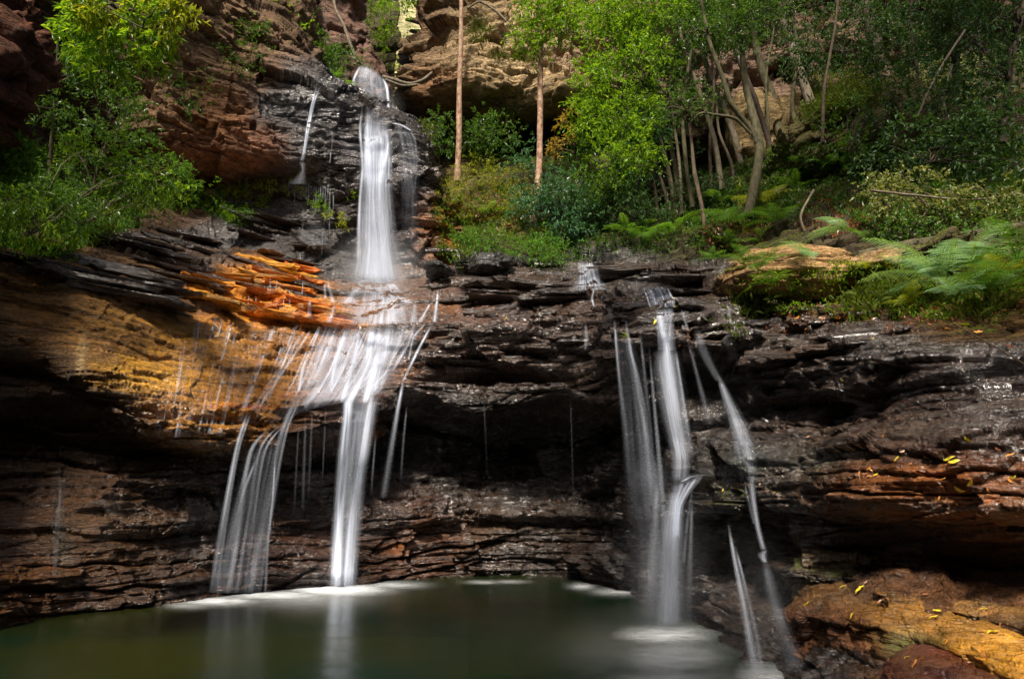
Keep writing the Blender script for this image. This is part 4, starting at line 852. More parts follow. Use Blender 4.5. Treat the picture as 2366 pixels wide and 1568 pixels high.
# spray hanging at the feet of the falls
def mist(px, py, Y, R, dens, label):
    V, F = ICO[3]; c = W(px, py, Y)
    t = NT('spray'); tc = t.n('ShaderNodeTexCoord').outputs['Object']
    ln = t.n('ShaderNodeVectorMath', _operation='LENGTH', i0=t.mapping(tc, tuple(1 / r for r in R))).outputs['Value']
    g = t.math('POWER', t.rng(ln, 0, 1, 1, 0), 1.6)
    v = t.n('ShaderNodeVolumePrincipled', Density=t.math('MULTIPLY', g, dens)); v.inputs['Color'].default_value = (.9, .94, 1, 1)
    t.t.links.new(v.outputs[0], t.out.inputs['Volume'])
    o = mesh_np('spray', V * np.array(R), F, t.m); o.location = tuple(c); tag(o, kind='stuff'); return o
mist(872, 625, 16.0, (1.5, 1.0, 1.2), .55, '')
mist(1540, 1330, 8.0, (.7, .5, 1.1), .28, '')
mist(870, 250, 18.6, (1.0, .7, .9), .35, '')
mist(1760, 1420, 6.9, (.5, .4, .9), .2, '')
SC.cycles.volume_max_steps = 64

# ------------------------------------------------------------------ plants
L_BRIGHT = leaf_material('bright_leaf', (.05, .16, .012), (.30, .46, .03), .3, .5)
L_MID = leaf_material('mid_leaf', (.03, .085, .016), (.11, .21, .028), .4, .42)
L_DARK = leaf_material('dark_leaf', (.014, .045, .014), (.06, .12, .03), .3, .35, .5)
L_BLUE = leaf_material('blue_green_leaf', (.03, .10, .045), (.09, .20, .09), .5, .35)
L_PALE = leaf_material('pale_leaf', (.06, .10, .03), (.30, .32, .12), .3, .4)
L_FERN = leaf_material('fern_leaf', (.05, .15, .02), (.15, .30, .035), .25, .45, .5)
L_FERNP = leaf_material('silvery_fern_leaf', (.14, .30, .13), (.34, .52, .28), .4, .4, .35)
L_YEL = leaf_material('yellow_green_leaf', (.14, .22, .02), (.38, .40, .03), .3, .5)
L_ORANGE = leaf_material('rusty_leaf', (.22, .13, .03), (.42, .34, .06), .3, .4)
L_GRASS = leaf_material('grass_blade', (.05, .09, .012), (.19, .24, .04), .2, .5)
L_LITTER = {k: leaf_material(k + '_fallen_leaf', a, b, .5, .15, .3) for k, (a, b) in {'yellow': ((.55, .45, .02), (.7, .55, .04)), 'orange': ((.5, .17, .02), (.6, .26, .04)), 'brown': ((.2, .07, .03), (.33, .13, .06)), 'pink': ((.5, .3, .2), (.6, .36, .24))}.items()}
BARK = {'grey': plain('grey_bark', (.06, .05, .035), (.19, .155, .105), 14, .85, .7, .35), 'brown': plain('brown_bark', (.035, .025, .016), (.11, .075, .048), 12, .85, .8, .35),
        'red': plain('reddish_mottled_bark', (.11, .05, .03), (.36, .24, .16), 9, .8, .7, .6), 'green': plain('mossy_bark', (.03, .03, .014), (.095, .08, .04), 12, .85, .7, .4), 'dark': plain('dark_bark', (.025, .018, .013), (.07, .05, .035), 12, .85, .7, .4)}

def leaf_mesh(name, P, D, size, mat, parent=None, aspect=.38, fold=.25, rng=RNG, roll=None, curl=.25):
    """many leaves at points P pointing along D; each is a folded, slightly curled blade of two halves"""
    n = len(P); D = D / (np.linalg.norm(D, axis=1, keepdims=True) + 1e-9)
    up = rng.normal(0, .55, (n, 3)) + np.array([0, -.25, 1.0])
    S = np.cross(D, up); S /= (np.linalg.norm(S, axis=1, keepdims=True) + 1e-9); U = np.cross(S, D)
    L = (size * rng.uniform(.45, 1.45, n))[:, None]; w = L * aspect * .5
    mid = P + D * L * .45 + U * L * .06
    V = np.stack([P, mid - S * w + U * w * fold, P + D * L - U * L * curl * rng.uniform(0, 1, (n, 1)), mid + S * w + U * w * fold], 1).reshape(-1, 3)
    b = np.arange(n)[:, None] * 4
    F = np.concatenate([b + np.array([[0, 1, 2]]), b + np.array([[0, 2, 3]])])
    r = np.repeat(np.clip(rng.normal(.45, .28, n), 0, 1), 4)
    return mesh_np(name, V, F, mat, parent, smooth=False, attrs={'rnd': r})

def tube(name, pts, rad, mat, parent=None, ns=10, bump=.12, seg=5, seed=1):
    pts = np.array(pts, float); rad = np.array(rad, float)
    m = max(len(pts) * seg, 4); idx = np.linspace(0, len(pts) - 1, m)
    C = catmull(pts, idx); R = np.interp(idx, np.arange(len(rad)), rad)
    T = np.gradient(C, axis=0); T /= np.linalg.norm(T, axis=1, keepdims=True) + 1e-9
    ref = np.array([.3, 1, .1]); A = np.cross(T, ref); A /= np.linalg.norm(A, axis=1, keepdims=True) + 1e-9; B = np.cross(T, A)
    a = np.linspace(0, 2 * math.pi, ns, endpoint=False)
    ring_ = A[:, None] * np.cos(a)[None, :, None] + B[:, None] * np.sin(a)[None, :, None]
    P = C[:, None] + ring_ * R[:, None, None]
    P = P + ring_ * (R[:, None] * bump * 2 * fbm(P, 6, 3, seed))[..., None]
    F = []
    i = np.arange(m * ns).reshape(m, ns); j = np.roll(i, -1, 1)
    F = np.stack([i[:-1], j[:-1], j[1:], i[1:]], -1).reshape(-1, 4)
    return mesh_np(name, P.reshape(-1, 3), F, mat, parent)
def join_np(name, parts, mat, parent):
    V = []; F = []; o = 0
    for v, f in parts: V.append(v); F.append(f + o); o += len(v)
    return mesh_np(name, np.concatenate(V), np.concatenate(F), mat, parent)
def tube_raw(pts, rad, ns=5):
    pts = np.array(pts, float); rad = np.array(rad)[:, None, None]
    T = np.gradient(pts, axis=0); T /= np.linalg.norm(T, axis=1, keepdims=True) + 1e-9
    A = np.cross(T, np.array([.31, 1, .12])); A /= np.linalg.norm(A, axis=1, keepdims=True) + 1e-9; B = np.cross(T, A)
    a = np.linspace(0, 2 * math.pi, ns, endpoint=False)
    P = pts[:, None] + (A[:, None] * np.cos(a)[None, :, None] + B[:, None] * np.sin(a)[None, :, None]) * rad
    i = np.arange(len(pts) * ns).reshape(-1, ns); j = np.roll(i, -1, 1)
    return P.reshape(-1, 3), np.stack([i[:-1], j[:-1], j[1:], i[1:]], -1).reshape(-1, 4)

def foliage(blobs, dens=1.0, leaf=.09, twig=.35, per=9, clump=.28, seed=1, droop=.25, outward=.8, cap=60000):
    """leaf positions and directions for a crown made of blobs (px,py,Y,rx,ry in photo units, optional depth radius in m)"""
    r = np.random.default_rng(seed); PP, DD, TW = [], [], []
    for b in blobs:
        px, py, Y, rx, ry = b[:5]; c = W(px, py, Y); k = Y / F_PX / 1.0
        R = np.array([rx * k, (b[5] if len(b) > 5 else .5 * (rx + ry) * k), ry * k])
        vol = R[0] * R[1] * R[2]; area = R[0] * R[2]
        ncl = max(4, int(dens * 9 * area / (clump ** 2)))
        q = r.normal(0, 1, (ncl, 3)); q /= np.linalg.norm(q, axis=1, keepdims=True); q *= r.uniform(.15, 1, (ncl, 1)) ** .5
        cc = c + q * R
        nt = 9
        for j in range(ncl):
            tp = cc[j] + r.normal(0, clump * .55, (nt, 3))
            od = (cc[j] - c) / R; od = od / (np.linalg.norm(od) + 1e-6)
            td = od * outward + r.normal(0, .6, (nt, 3)) + np.array([0, -.15, .25]); td /= np.linalg.norm(td, axis=1, keepdims=True)
            for a in range(nt):
                t = r.uniform(.1, 1, per)[:, None]
                p = tp[a] + td[a] * twig * t + np.array([0, 0, -droop * twig]) * t * t
                d = td[a] * .9 + r.normal(0, .65, (per, 3)) + np.array([0, 0, -droop])
                PP.append(p); DD.append(d)
            TW.append((cc[j], tp, td))
    P = np.concatenate(PP); D = np.concatenate(DD)
    if len(P) > cap:
        k = r.choice(len(P), cap, replace=False); P = P[k]; D = D[k]
    return P, D, TW
def crown(parent, blobs, mat, leaf=.09, name='crown', aspect=.38, stems=None, fmin=None, **kw):
    P, D, TW = foliage(blobs, leaf=leaf, **kw)
    o = leaf_mesh(name, P, D, leaf, mat, parent, aspect, rng=np.random.default_rng(kw.get('seed', 1)))
    return o, TW
def branches(parent, origin_pts, TW, mat, n=14, r0=.03, seed=1, name='branch'):
    """limbs that leave the trunk and end in the leaf clumps"""
    r = random.Random(seed); parts = []
    org = np.array(origin_pts)
    for cc, tp, td in r.sample(TW, min(n, len(TW))):
        o = org[np.argmin(np.linalg.norm(org - cc, axis=1) + np.maximum(org[:, 2] - cc[2], 0) * .8)]
        mid = (o + cc) / 2 + np.array([r.uniform(-.2, .2), r.uniform(-.2, .2), .12 * np.linalg.norm(cc - o)])
        idx = np.linspace(0, 2, 8); C = catmull(np.array([o, mid, cc]), idx)
        C[1:] += np.random.default_rng(r.randrange(9999)).normal(0, .02, (7, 3)); parts.append(tube_raw(C, np.linspace(r0, r0 * .25, 8), 5))
        for a in range(0, len(tp), 3): parts.append(tube_raw(np.array([cc, (cc + tp[a]) / 2 + .02, tp[a] + td[a] * .25]), [r0 * .3, r0 * .2, r0 * .08], 4))
    for p_ in parts: pass
    o = join_np(name, parts, mat, parent); tag(o, kind='stuff')
    return o
def trunk_pts(path): return [W(*p[:3]) for p in path]
def tree(name, label, cat, trunks, blobs, leafmat, bark, leaf=.09, group=None, nb=14, seed=1, **kw):
    """trunks: list of paths [(px,py,Y,r px)]; blobs as in foliage"""
    base = W(*trunks[0][0][:3]) if trunks else W(*blobs[0][:3])
    e = empty(name, (0, 0, 0)); tag(e, label, cat, group)
    allp = []
    for k, t in enumerate(trunks):
        pts = trunk_pts(t); rad = [p[3] * p[2] / F_PX for p in t]
        tube('trunk' if cat == 'tree' else 'stem', pts, rad, BARK[bark], e, ns=12, seed=seed + k)
        allp += list(catmull(np.array(pts), np.linspace(0, len(pts) - 1, 14)))
    if blobs:
        o, TW = crown(e, blobs, leafmat, leaf=leaf, seed=seed, name='crown' if cat == 'tree' else 'foliage', **kw)
        if not allp: allp = [W(blobs[0][0], blobs[0][1] + blobs[0][4], blobs[0][2])]
        tr_ = next((c for c in e.children if c.name.startswith(('trunk', 'stem'))), e)
        if nb: branches(tr_, allp, TW, BARK[bark], nb, seed=seed, r0=.03 if cat == 'tree' else .012)
    root_at(e, base); return e
def root_at(e, base):
    """put the thing's empty at its base, children stay where they are"""
    e.location = tuple(base)
    for c in e.children: c.matrix_parent_inverse = Matrix.Translation(-Vector(base))

# --- ferns: fronds are shared meshes
def frond_mesh(name, n=20, length=1.0, width=.42, droop=.35, bip=False, mat=L_FERN, seed=1):
    r = np.random.default_rng(seed); V = []; F = []; R = []
    def quad(a, b, c, d, val):
        i = len(V); V.extend([a, b, c, d]); F.append((i, i + 1, i + 2)); F.append((i, i + 2, i + 3)); R.extend([val] * 4)
    arc = lambda t: np.array([length * t * (1 - .12 * t), 0, length * (.28 * t - (droop + .28) * t * t)])
    for i in range(10):
        a, b = arc(i / 10), arc((i + 1) / 10); w = .008 * (1.1 - i / 10) * length
        quad(a + [0, -w, 0], b + [0, -w, 0], b + [0, w, 0], a + [0, w, 0], .2)
    for i in range(n):
        t = .14 + .84 * i / (n - 1); p = arc(t); T = arc(min(t + .02, 1.0)) - arc(t - .02); T /= np.linalg.norm(T)
        w = width * length * (math.sin(math.pi * (t * .86 + .1)) ** .75) * (1.05 - .25 * t) * .5 * r.uniform(.9, 1.08)
        for s in (-1, 1):
            d = np.array([0, s, 0]) * .93 + T * .36 + np.array([0, 0, -.12 + r.uniform(-.1, .1)]); d /= np.linalg.norm(d)
            tip = p + d * w + np.array([0, 0, -w * .12]); h = (length * .84 / n) * .46; val = float(np.clip(r.normal(.5, .2), 0, 1))
            if not bip:
                m1 = p + d * w * .35
                quad(p - T * h * .5, m1 - T * h * .9, tip, m1 + T * h * .9, val)
            else:
                m = 9
                for j in range(m):
                    u = (j + .5) / m; q = p + d * w * u + np.array([0, 0, -w * .12 * u * u]); l = h * 1.25 * (1 - u * .72)
                    for s2 in (-1, 1):
                        e_ = T * s2 * .9 + d * .5; k = w / m * .42
                        quad(q - d * k, q + e_ * l * .5 - d * k * .8, q + e_ * l, q + e_ * l * .4 + d * k, val)
                quad(p - T * .003, p + d * w * .5 - T * .002, tip, p + d * w * .5 + T * .002, val)
    me_o = mesh_np(name, np.array(V), np.array(F), mat, smooth=False, attrs={'rnd': np.array(R)})
    me = me_o.data; bpy.data.objects.remove(me_o); return me
FROND = {'mid': [frond_mesh('frond', 18, 1, .4, .3 + .15 * k, False, L_FERN, k) for k in range(3)], 'big': [frond_mesh('frond', 24, 1, .46, .25 + .15 * k, True, L_FERNP, 10 + k) for k in range(3)],
         'yel': [frond_mesh('frond', 20, 1, .5, .2 + .15 * k, True, L_YEL, 20 + k) for k in range(2)], 'green': [frond_mesh('frond', 22, 1, .5, .25 + .15 * k, True, L_FERN, 30 + k) for k in range(2)]}
def fern(loc, size, n, label, kind='mid', seed=1, a0=0, a1=2 * math.pi, lift=.85, group=None):
    e = empty('fern', tuple(loc)); tag(e, label, 'fern', group); r = random.Random(seed)
    for k in range(n):
        a = a0 + (a1 - a0) * (k + r.uniform(-.3, .3)) / n
        o = bpy.data.objects.new('frond', r.choice(FROND[kind])); COL.objects.link(o); o.parent = e
        s = size * r.uniform(.75, 1.15); o.scale = (s, s, s); o.rotation_euler = (r.uniform(-.25, .25), -lift * r.uniform(.2, 1.2), a)
    return e
def fern_at(px, py, size, n, label, Y=None, **kw):
    h = hit(px, py)
    p = Vector(W(px, py, Y)) if Y else h[0]
    return fern(p, size, n, label, **kw)
def tufts(name, spots, n, size, mat, kindlab=None, seed=1, blade=False, per=7, asp=.35, only=None, parent=None, up=.8):
    """ground cover: tiny leaves rooted on the rock inside elliptical spots (px,py,rx,ry)"""
    r = np.random.default_rng(seed); P = []; D = []
    tot = sum(s[2] * s[3] for s in spots)
    for (x, y, rx, ry) in spots:
        for _ in range(int(n * rx * ry / tot)):
            a = r.uniform(0, 2 * math.pi); q = math.sqrt(r.uniform())
            h = hit(x + rx * q * math.cos(a), y + ry * q * math.sin(a), only)
            if h is None: continue
            p0 = np.array(h[0]); nn = np.array(h[1]); 
            if nn[1] > 0: nn = -nn
            m = per; P.append(p0 + r.normal(0, size * .7, (m, 3))); D.append(nn * .5 + np.array([0, -.1, up]) + r.normal(0, .55, (m, 3)))
    P = np.concatenate(P); D = np.concatenate(D)
    return leaf_mesh(name, P, D, size, mat, parent, aspect=.08 if blade else asp, rng=r, curl=.6 if blade else .3)
G = lambda *a: [a] if not isinstance(a[0], tuple) else list(a)
# ---- left side
tree('sapling', 'slim green sapling leaning up against the shaded wall at the far left', 'tree', [[(112, 420, 10.8, 6), (122, 300, 10.6, 5), (132, 180, 10.4, 4), (134, 90, 10.2, 3)]],
     [(140, 150, 10.2, 90, 70), (200, 90, 10.0, 90, 60), (120, 240, 10.4, 60, 60), (240, 150, 10.2, 60, 50)], L_MID, 'green', leaf=.08, seed=11, dens=.16, clump=.16, twig=.22, aspect=.3, droop=.4)
tree('overhanging_tree', 'bright yellow green leafy boughs hanging into the top left of the picture', 'tree', [[(330, -160, 8.6, 12), (300, -60, 8.4, 8), (270, 30, 8.3, 4)]],
     [(290, 30, 8.3, 110, 60), (170, 70, 8.4, 90, 50), (380, 30, 8.2, 60, 50), (250, 130, 8.4, 60, 46), (340, 100, 8.2, 40, 40)], L_BRIGHT, 'green', leaf=.12, seed=12, dens=.13, clump=.13, twig=.2, aspect=.26, droop=.6)
tree('shrub', 'yellow tipped leaf sprays at the very top left of the picture', 'shrub', [], [(330, 25, 7.9, 80, 40), (400, 40, 7.9, 40, 40), (240, 20, 7.9, 50, 30)], L_YEL, 'green', leaf=.10, seed=13, dens=.07, clump=.12, twig=.18, aspect=.28, droop=.5, nb=4)
tree('shrub', 'wide wispy green shrub with drooping sprays on the left ledge', 'shrub', [[(215, 440, 12.2, 5), (230, 380, 12.1, 4), (250, 320, 12, 3)], [(215, 440, 12.2, 4), (190, 370, 12.2, 3), (150, 330, 12, 2)]],
     [(260, 355, 11.8, 120, 46), (150, 390, 11.8, 100, 50), (330, 405, 12.0, 80, 30), (200, 310, 12.0, 60, 26)], L_MID, 'brown', leaf=.09, seed=14, dens=.22, clump=.18, twig=.28, aspect=.22, droop=.5, outward=1.0)
tree('shrub', 'fine leaved arching shrub at the right of the left ledge thicket', 'shrub', [[(350, 470, 12.6, 3), (360, 400, 12.5, 2)]],
     [(370, 400, 12.4, 80, 50), (420, 440, 12.8, 60, 26)], L_FERN, 'brown', leaf=.07, seed=15, dens=.22, clump=.16, twig=.2, aspect=.22, droop=.5)
tree('shrub', 'tangled bright green shrub at the left edge below the near boulder', 'shrub', [[(90, 560, 9.8, 5), (80, 500, 9.8, 4), (60, 440, 9.6, 3)]],
     [(60, 450, 9.5, 100, 60), (30, 520, 9.3, 70, 40), (140, 480, 9.8, 60, 46), (40, 385, 9.6, 50, 34)], L_MID, 'dark', leaf=.08, seed=16, dens=.3, clump=.16, twig=.24, aspect=.2, droop=.6, outward=1.1)
tree('shrub', 'low dark green shrub where the ledge thicket meets the slab', 'shrub', [], [(190, 480, 10.6, 90, 40), (290, 460, 11.6, 80, 30)], L_MID, 'dark', leaf=.07, seed=17, dens=.4, clump=.17, twig=.2, aspect=.28, nb=8)
tree('shrub', 'dark leafy shrub hugging the wall under the overhanging boughs', 'shrub', [], [(250, 215, 13.2, 60, 60), (60, 190, 8, 30, 60), (330, 260, 14.2, 40, 30)], L_MID, 'dark', leaf=.08, seed=18, dens=.35, clump=.2, twig=.2, nb=6)
for k, (x, y, rx, ry, lb) in enumerate([(470, 470, 50, 18, 'yellow green cushion plant on the ledge at the foot of the red wall'), (545, 440, 40, 14, 'small bright plant tucked in a crack left of the drips'), (585, 462, 30, 12, 'low bright plant just under the tucked crack plant'),
        (530, 505, 50, 16, 'trailing plant spilling over the dark slab below the red wall'), (400, 455, 50, 20, 'green plant between thicket and red wall'), (620, 430, 22, 12, 'small clump of leaves at the left end of the comb of drips'),
        (742, 466, 20, 12, 'little fern clump under the comb of drips'), (783, 508, 18, 9, 'tiny bright plant beside the main curtain'), (680, 440, 20, 9, 'tiny leaf tuft in the middle of the drips'), (830, 455, 10, 6, 'speck of leaves at the edge of the main curtain')]):
    Y = hit(x, y)[0].y - .15
    tree('ledge_plant', lb, 'plant', [], [(x, y, Y, rx, ry, .2)], L_YEL if k % 3 else L_BRIGHT, 'green', leaf=.07, seed=30 + k, dens=.55, clump=.14, twig=.16, per=7, aspect=.3, nb=0)
for k, (x, y, rx, ry, d, lb) in enumerate([(425, 200, 60, 80, .12, 'sparse creeper scattered over the upper red wall'), (520, 130, 60, 60, .15, 'thin creeper under the hanging shrub at the top'), (590, 100, 40, 70, .3, 'hanging creeper on the dark cleft left of the slot')]):
    Y = hit(x, y)[0].y - .3
    tree('creeper', lb, 'creeper', [], [(x, y, Y, rx, ry, .25)], L_MID, 'green', leaf=.09, seed=45 + k, dens=d, clump=.25, aspect=.4, nb=0)
tree('shrub', 'green shrub hanging from the cliff top left of the slot', 'shrub', [], [(600, 20, 19, 60, 40), (655, 75, 19.5, 34, 40), (560, 10, 18.5, 50, 30), (640, 30, 19.5, 40, 40)], L_BRIGHT, 'dark', leaf=.12, seed=50, dens=.5, clump=.4, nb=6)
tree('shrub', 'small leafy shrub beside the top of the falls', 'shrub', [], [(770, 120, 20.8, 40, 30), (800, 150, 20.8, 26, 30), (700, 90, 21, 60, 40), (740, 150, 20.6, 40, 24)], L_MID, 'dark', leaf=.11, seed=51, dens=.6, clump=.35, nb=5)
tree('creeper', 'green creeper curtain hanging in the back of the slot', 'creeper', [], [(880, 40, 27, 30, 60), (895, 100, 27, 18, 40), (938, 40, 26.5, 8, 60)], L_BRIGHT, 'dark', leaf=.13, seed=52, dens=.45, clump=.4, nb=0)
tree('shrub', 'sunlit shrub glimpsed through the triangular opening of the slot', 'shrub', [], [(925, 165, 40, 22, 26)], L_YEL, 'dark', leaf=.2, seed=53, dens=.8, clump=.5, nb=0)
fern(W(742, 195, 19.2), 1.0, 8, 'arching fern on the rim above the thin left trickle', 'green', seed=3)
fern(W(775, 196, 19.4), .8, 7, 'smaller fern on the rim close to the plunge', 'mid', seed=4)

# ---- centre: two straight trunks
tree('tall_thin_tree', 'tallest thin reddish trunk standing straight just right of the upper falls', 'tree', [[(1056, 420, 22, 8), (1060, 330, 22, 7.5), (1062, 200, 22, 7), (1065, 80, 22, 6), (1066, -40, 22, 5.5), (1068, -260, 22, 4)]], [(1070, -330, 22, 120, 90)], L_MID, 'red', leaf=.12, seed=60, dens=.35, clump=.5)
tree('tall_tree', 'straight mottled tree with a bright green crown above the pale cliff', 'tree', [[(1222, 560, 19.4, 12), (1240, 470, 19.6, 10.5), (1246, 380, 19.8, 8.5), (1248, 260, 20, 7.5), (1248, 120, 20, 7), (1246, 20, 20, 6), (1250, -120, 20, 5)]],
     [(1245, 60, 19.6, 55, 50), (1290, 30, 19.4, 70, 50), (1230, 105, 19.6, 34, 24), (1340, 60, 19.4, 50, 50), (1260, 0, 19.6, 70, 40), (1210, 90, 19.6, 22, 16)], L_BRIGHT, 'red', leaf=.12, seed=61, dens=.55, clump=.35)
tree('hanging_root', 'long pale root hanging down the slot wall towards the lip of the falls', 'root', [[(768, -30, 21.3, 4), (775, 20, 21.3, 4), (795, 60, 21.2, 4), (808, 100, 21.2, 5), (828, 146, 21.3, 4)], [(800, 70, 21.2, 2.5), (812, 110, 21.1, 2), (822, 140, 21.1, 2)]], [], None, 'grey', seed=62)
tree('creeping_root', 'golden root running along the rock ledge below the sunlit opening', 'root', [[(884, 178, 22.0, 5), (915, 186, 22.0, 5), (945, 194, 22, 4), (975, 186, 22.2, 4), (998, 168, 22.6, 3)], [(890, 184, 21.9, 3), (930, 198, 21.9, 3), (965, 196, 22, 3)]], [], None, 'grey', seed=63)
tree('shrub', 'dark green shrub against the cave wall between the two straight trunks', 'shrub', [[(1110, 330, 23.5, 3), (1115, 290, 23.5, 2)]], [(1120, 290, 23, 60, 26), (1160, 320, 23, 60, 30), (1100, 330, 23, 40, 24)], L_MID, 'brown', leaf=.12, seed=64, dens=.5, clump=.35)
tree('shrub', 'shrub with open sprays left of the thin trunk', 'shrub', [[(990, 370, 22.6, 2), (1000, 300, 22.6, 1.5)]], [(1025, 280, 22.6, 34, 30), (1030, 330, 22.6, 34, 30)], L_MID, 'brown', leaf=.12, seed=65, dens=.4, clump=.35)
tree('shrub', 'glossy shrub right at the foot of the pale cliff cave', 'shrub', [[(1200, 420, 21, 3), (1205, 380, 21, 2)]], [(1200, 370, 20.8, 40, 30), (1290, 400, 20.6, 50, 26)], L_BLUE, 'brown', leaf=.12, seed=66, dens=.5, clump=.32)
tree('shrub', 'blue green shrub wrapped around the lower part of the mottled trunk', 'shrub', [[(1300, 560, 18.4, 3), (1295, 490, 18.4, 2)]], [(1270, 450, 18.6, 70, 40), (1330, 480, 18.4, 60, 40), (1230, 480, 18.8, 40, 36), (1320, 530, 18.2, 50, 30)], L_BLUE, 'brown', leaf=.10, seed=67, dens=.7, clump=.28)
tree('shrub', 'yellow green brush on the bank right of the upper falls', 'shrub', [], [(1100, 390, 21, 46, 22), (1060, 440, 20.4, 34, 26), (1150, 420, 20.5, 60, 24), (1180, 480, 19.6, 50, 30)], L_YEL, 'brown', leaf=.08, seed=68, dens=.5, clump=.25, aspect=.2)
tree('shrub', 'low leafy shrub on the ledge at the foot of the ferny slope', 'shrub', [], [(1230, 575, 17.6, 60, 22), (1110, 560, 18.2, 50, 24), (1280, 590, 17.4, 40, 14)], L_FERN, 'brown', leaf=.07, seed=69, dens=.8, clump=.22)
# ---- the big crowns right of centre
tree('rainforest_tree', 'bushy tree with the brightest crown of light green leaves left in the right hand thicket', 'tree', [[(1565, 505, 19, 7), (1545, 400, 18.9, 6), (1520, 290, 18.8, 5), (1500, 160, 18.7, 4), (1490, 60, 18.6, 3)]],
     [(1400, 110, 18, 70, 60), (1450, 60, 18, 80, 60), (1380, 200, 18, 60, 60), (1370, 290, 18, 60, 50), (1400, 380, 18, 70, 60), (1480, 150, 17.8, 80, 60), (1450, 260, 17.8, 80, 60), (1470, 340, 17.8, 60, 50), (1500, 20, 17.8, 90, 50), (1420, 30, 18, 80, 40)], L_BRIGHT, 'green', leaf=.10, seed=70, dens=.62, clump=.3, cap=52000)
tree('rainforest_tree', 'tree with mid green crown behind the brightest crown', 'tree', [[(1580, 495, 19.4, 8), (1562, 400, 19.4, 7), (1545, 290, 19.3, 6), (1560, 160, 19.3, 5), (1570, 40, 19.2, 4)]],
     [(1560, 80, 18.8, 80, 60), (1600, 20, 18.8, 90, 50), (1550, 190, 18.8, 60, 50), (1640, 50, 18.8, 70, 40), (1530, 290, 19, 36, 34), (1390, 440, 18.2, 70, 40), (1350, 350, 18.6, 40, 50)], L_MID, 'green', leaf=.10, seed=71, dens=.6, clump=.3, cap=40000)
tree('rainforest_tree', 'slender pale stem directly left of the dark two stemmed tree', 'tree', [[(1552, 500, 18.8, 5), (1535, 440, 18.8, 4.5), (1505, 350, 18.7, 4), (1490, 260, 18.7, 3.5), (1478, 180, 18.6, 3)]], [(1480, 200, 18.6, 40, 40)], L_BLUE, 'grey', leaf=.09, seed=72, dens=.4)
tree('rainforest_tree', 'thin straight stem leaning left in the cluster of slender stems', 'tree', [[(1520, 495, 18.6, 4), (1512, 430, 18.6, 3.5), (1500, 340, 18.6, 3), (1496, 280, 18.6, 2.5)]], [(1500, 300, 18.4, 50, 50), (1460, 400, 18.2, 60, 40)], L_BLUE, 'green', leaf=.09, seed=73, dens=.5)
tree('rainforest_tree', 'dark crooked thin trunk standing alone before the mossy bank', 'tree', [[(1632, 560, 16.4, 6), (1622, 480, 16.6, 5), (1605, 400, 16.8, 5), (1598, 330, 17, 4), (1590, 260, 17, 3)]], [(1600, 240, 16.8, 50, 36), (1560, 250, 16.8, 40, 30)], L_MID, 'brown', leaf=.09, seed=74, dens=.4)
tree('rainforest_tree', 'main leaning trunk in the centre of the thicket forking high up', 'tree', [[(1728, 500, 16.2, 12), (1745, 420, 16.6, 12), (1755, 340, 17, 11), (1740, 270, 17.2, 10), (1722, 190, 17.4, 8), (1712, 100, 17.4, 7), (1690, -20, 17.4, 6), (1680, -150, 17.4, 5)], [(1752, 330, 17, 8), (1735, 300, 17, 7), (1690, 240, 16.8, 7), (1670, 180, 16.7, 6), (1640, 100, 16.6, 5), (1620, 0, 16.6, 4)], [(1735, 310, 17, 4), (1700, 275, 16.9, 4.5), (1655, 266, 16.8, 4), (1620, 262, 16.8, 3), (1596, 282, 16.8, 2)]],
     [(1700, 60, 16.8, 80, 60), (1650, 10, 16.8, 80, 40), (1740, 0, 16.8, 70, 40), (1600, 60, 16.6, 50, 34)], L_MID, 'green', leaf=.09, seed=75, dens=.45, cap=24000)
tree('rainforest_tree', 'pale smooth trunk rising behind the main leaning trunk', 'tree', [[(1722, 420, 20, 9), (1700, 330, 20, 9), (1680, 270, 20, 8), (1650, 200, 20, 7), (1620, 100, 20, 6), (1610, -40, 20, 5)]], [(1640, 60, 20, 60, 40)], L_DARK, 'grey', leaf=.11, seed=76, dens=.3)
tree('rainforest_tree', 'thin pale trunk bending between the slender cluster and the main trunk', 'tree', [[(1660, 400, 21, 6), (1650, 350, 21, 6), (1625, 290, 21, 5), (1600, 200, 21, 4), (1590, 100, 21, 4)]], [(1600, 120, 20.6, 50, 40)], L_DARK, 'grey', leaf=.11, seed=77, dens=.3)
tree('rainforest_tree', 'knobbly dark trunk right of the main trunk curving up to the left', 'tree', [[(1830, 380, 20, 13), (1805, 320, 20, 13), (1785, 230, 20, 12), (1760, 160, 20, 10), (1740, 80, 20, 9), (1725, -20, 20, 8), (1715, -150, 20, 6)]], [(1760, 20, 19.6, 80, 40), (1800, 60, 19.8, 60, 30)], L_DARK, 'green', leaf=.11, seed=78, dens=.35)
tree('rainforest_tree', 'thick light barked trunk leaning left against the brown cliff at the top', 'tree', [[(1875, 245, 21.5, 13), (1855, 190, 21.5, 12), (1830, 110, 21.5, 12), (1810, 50, 21.5, 11), (1790, -10, 21.5, 10), (1770, -120, 21.5, 8)]], [(1850, 0, 21, 90, 40)], L_DARK, 'grey', leaf=.12, seed=79, dens=.25)
tree('rainforest_tree', 'big brown trunk near the top right leaning back into dark leaves', 'tree', [[(2060, 230, 20, 18), (2020, 90, 20, 17), (2000, -10, 20, 16), (1985, -150, 20, 14)]], [(2050, 20, 19.5, 110, 50)], L_DARK, 'brown', leaf=.12, seed=80, dens=.3)
tree('rainforest_tree', 'upright slim olive trunk in the upper right thicket', 'tree', [[(2203, 245, 15.5, 9), (2208, 170, 15.5, 9), (2210, 80, 15.5, 8), (2212, -20, 15.5, 7), (2214, -180, 15.5, 6)]], [(2210, 20, 15.2, 90, 50), (2190, 110, 15.2, 60, 30)], L_DARK, 'green', leaf=.10, seed=81, dens=.35)
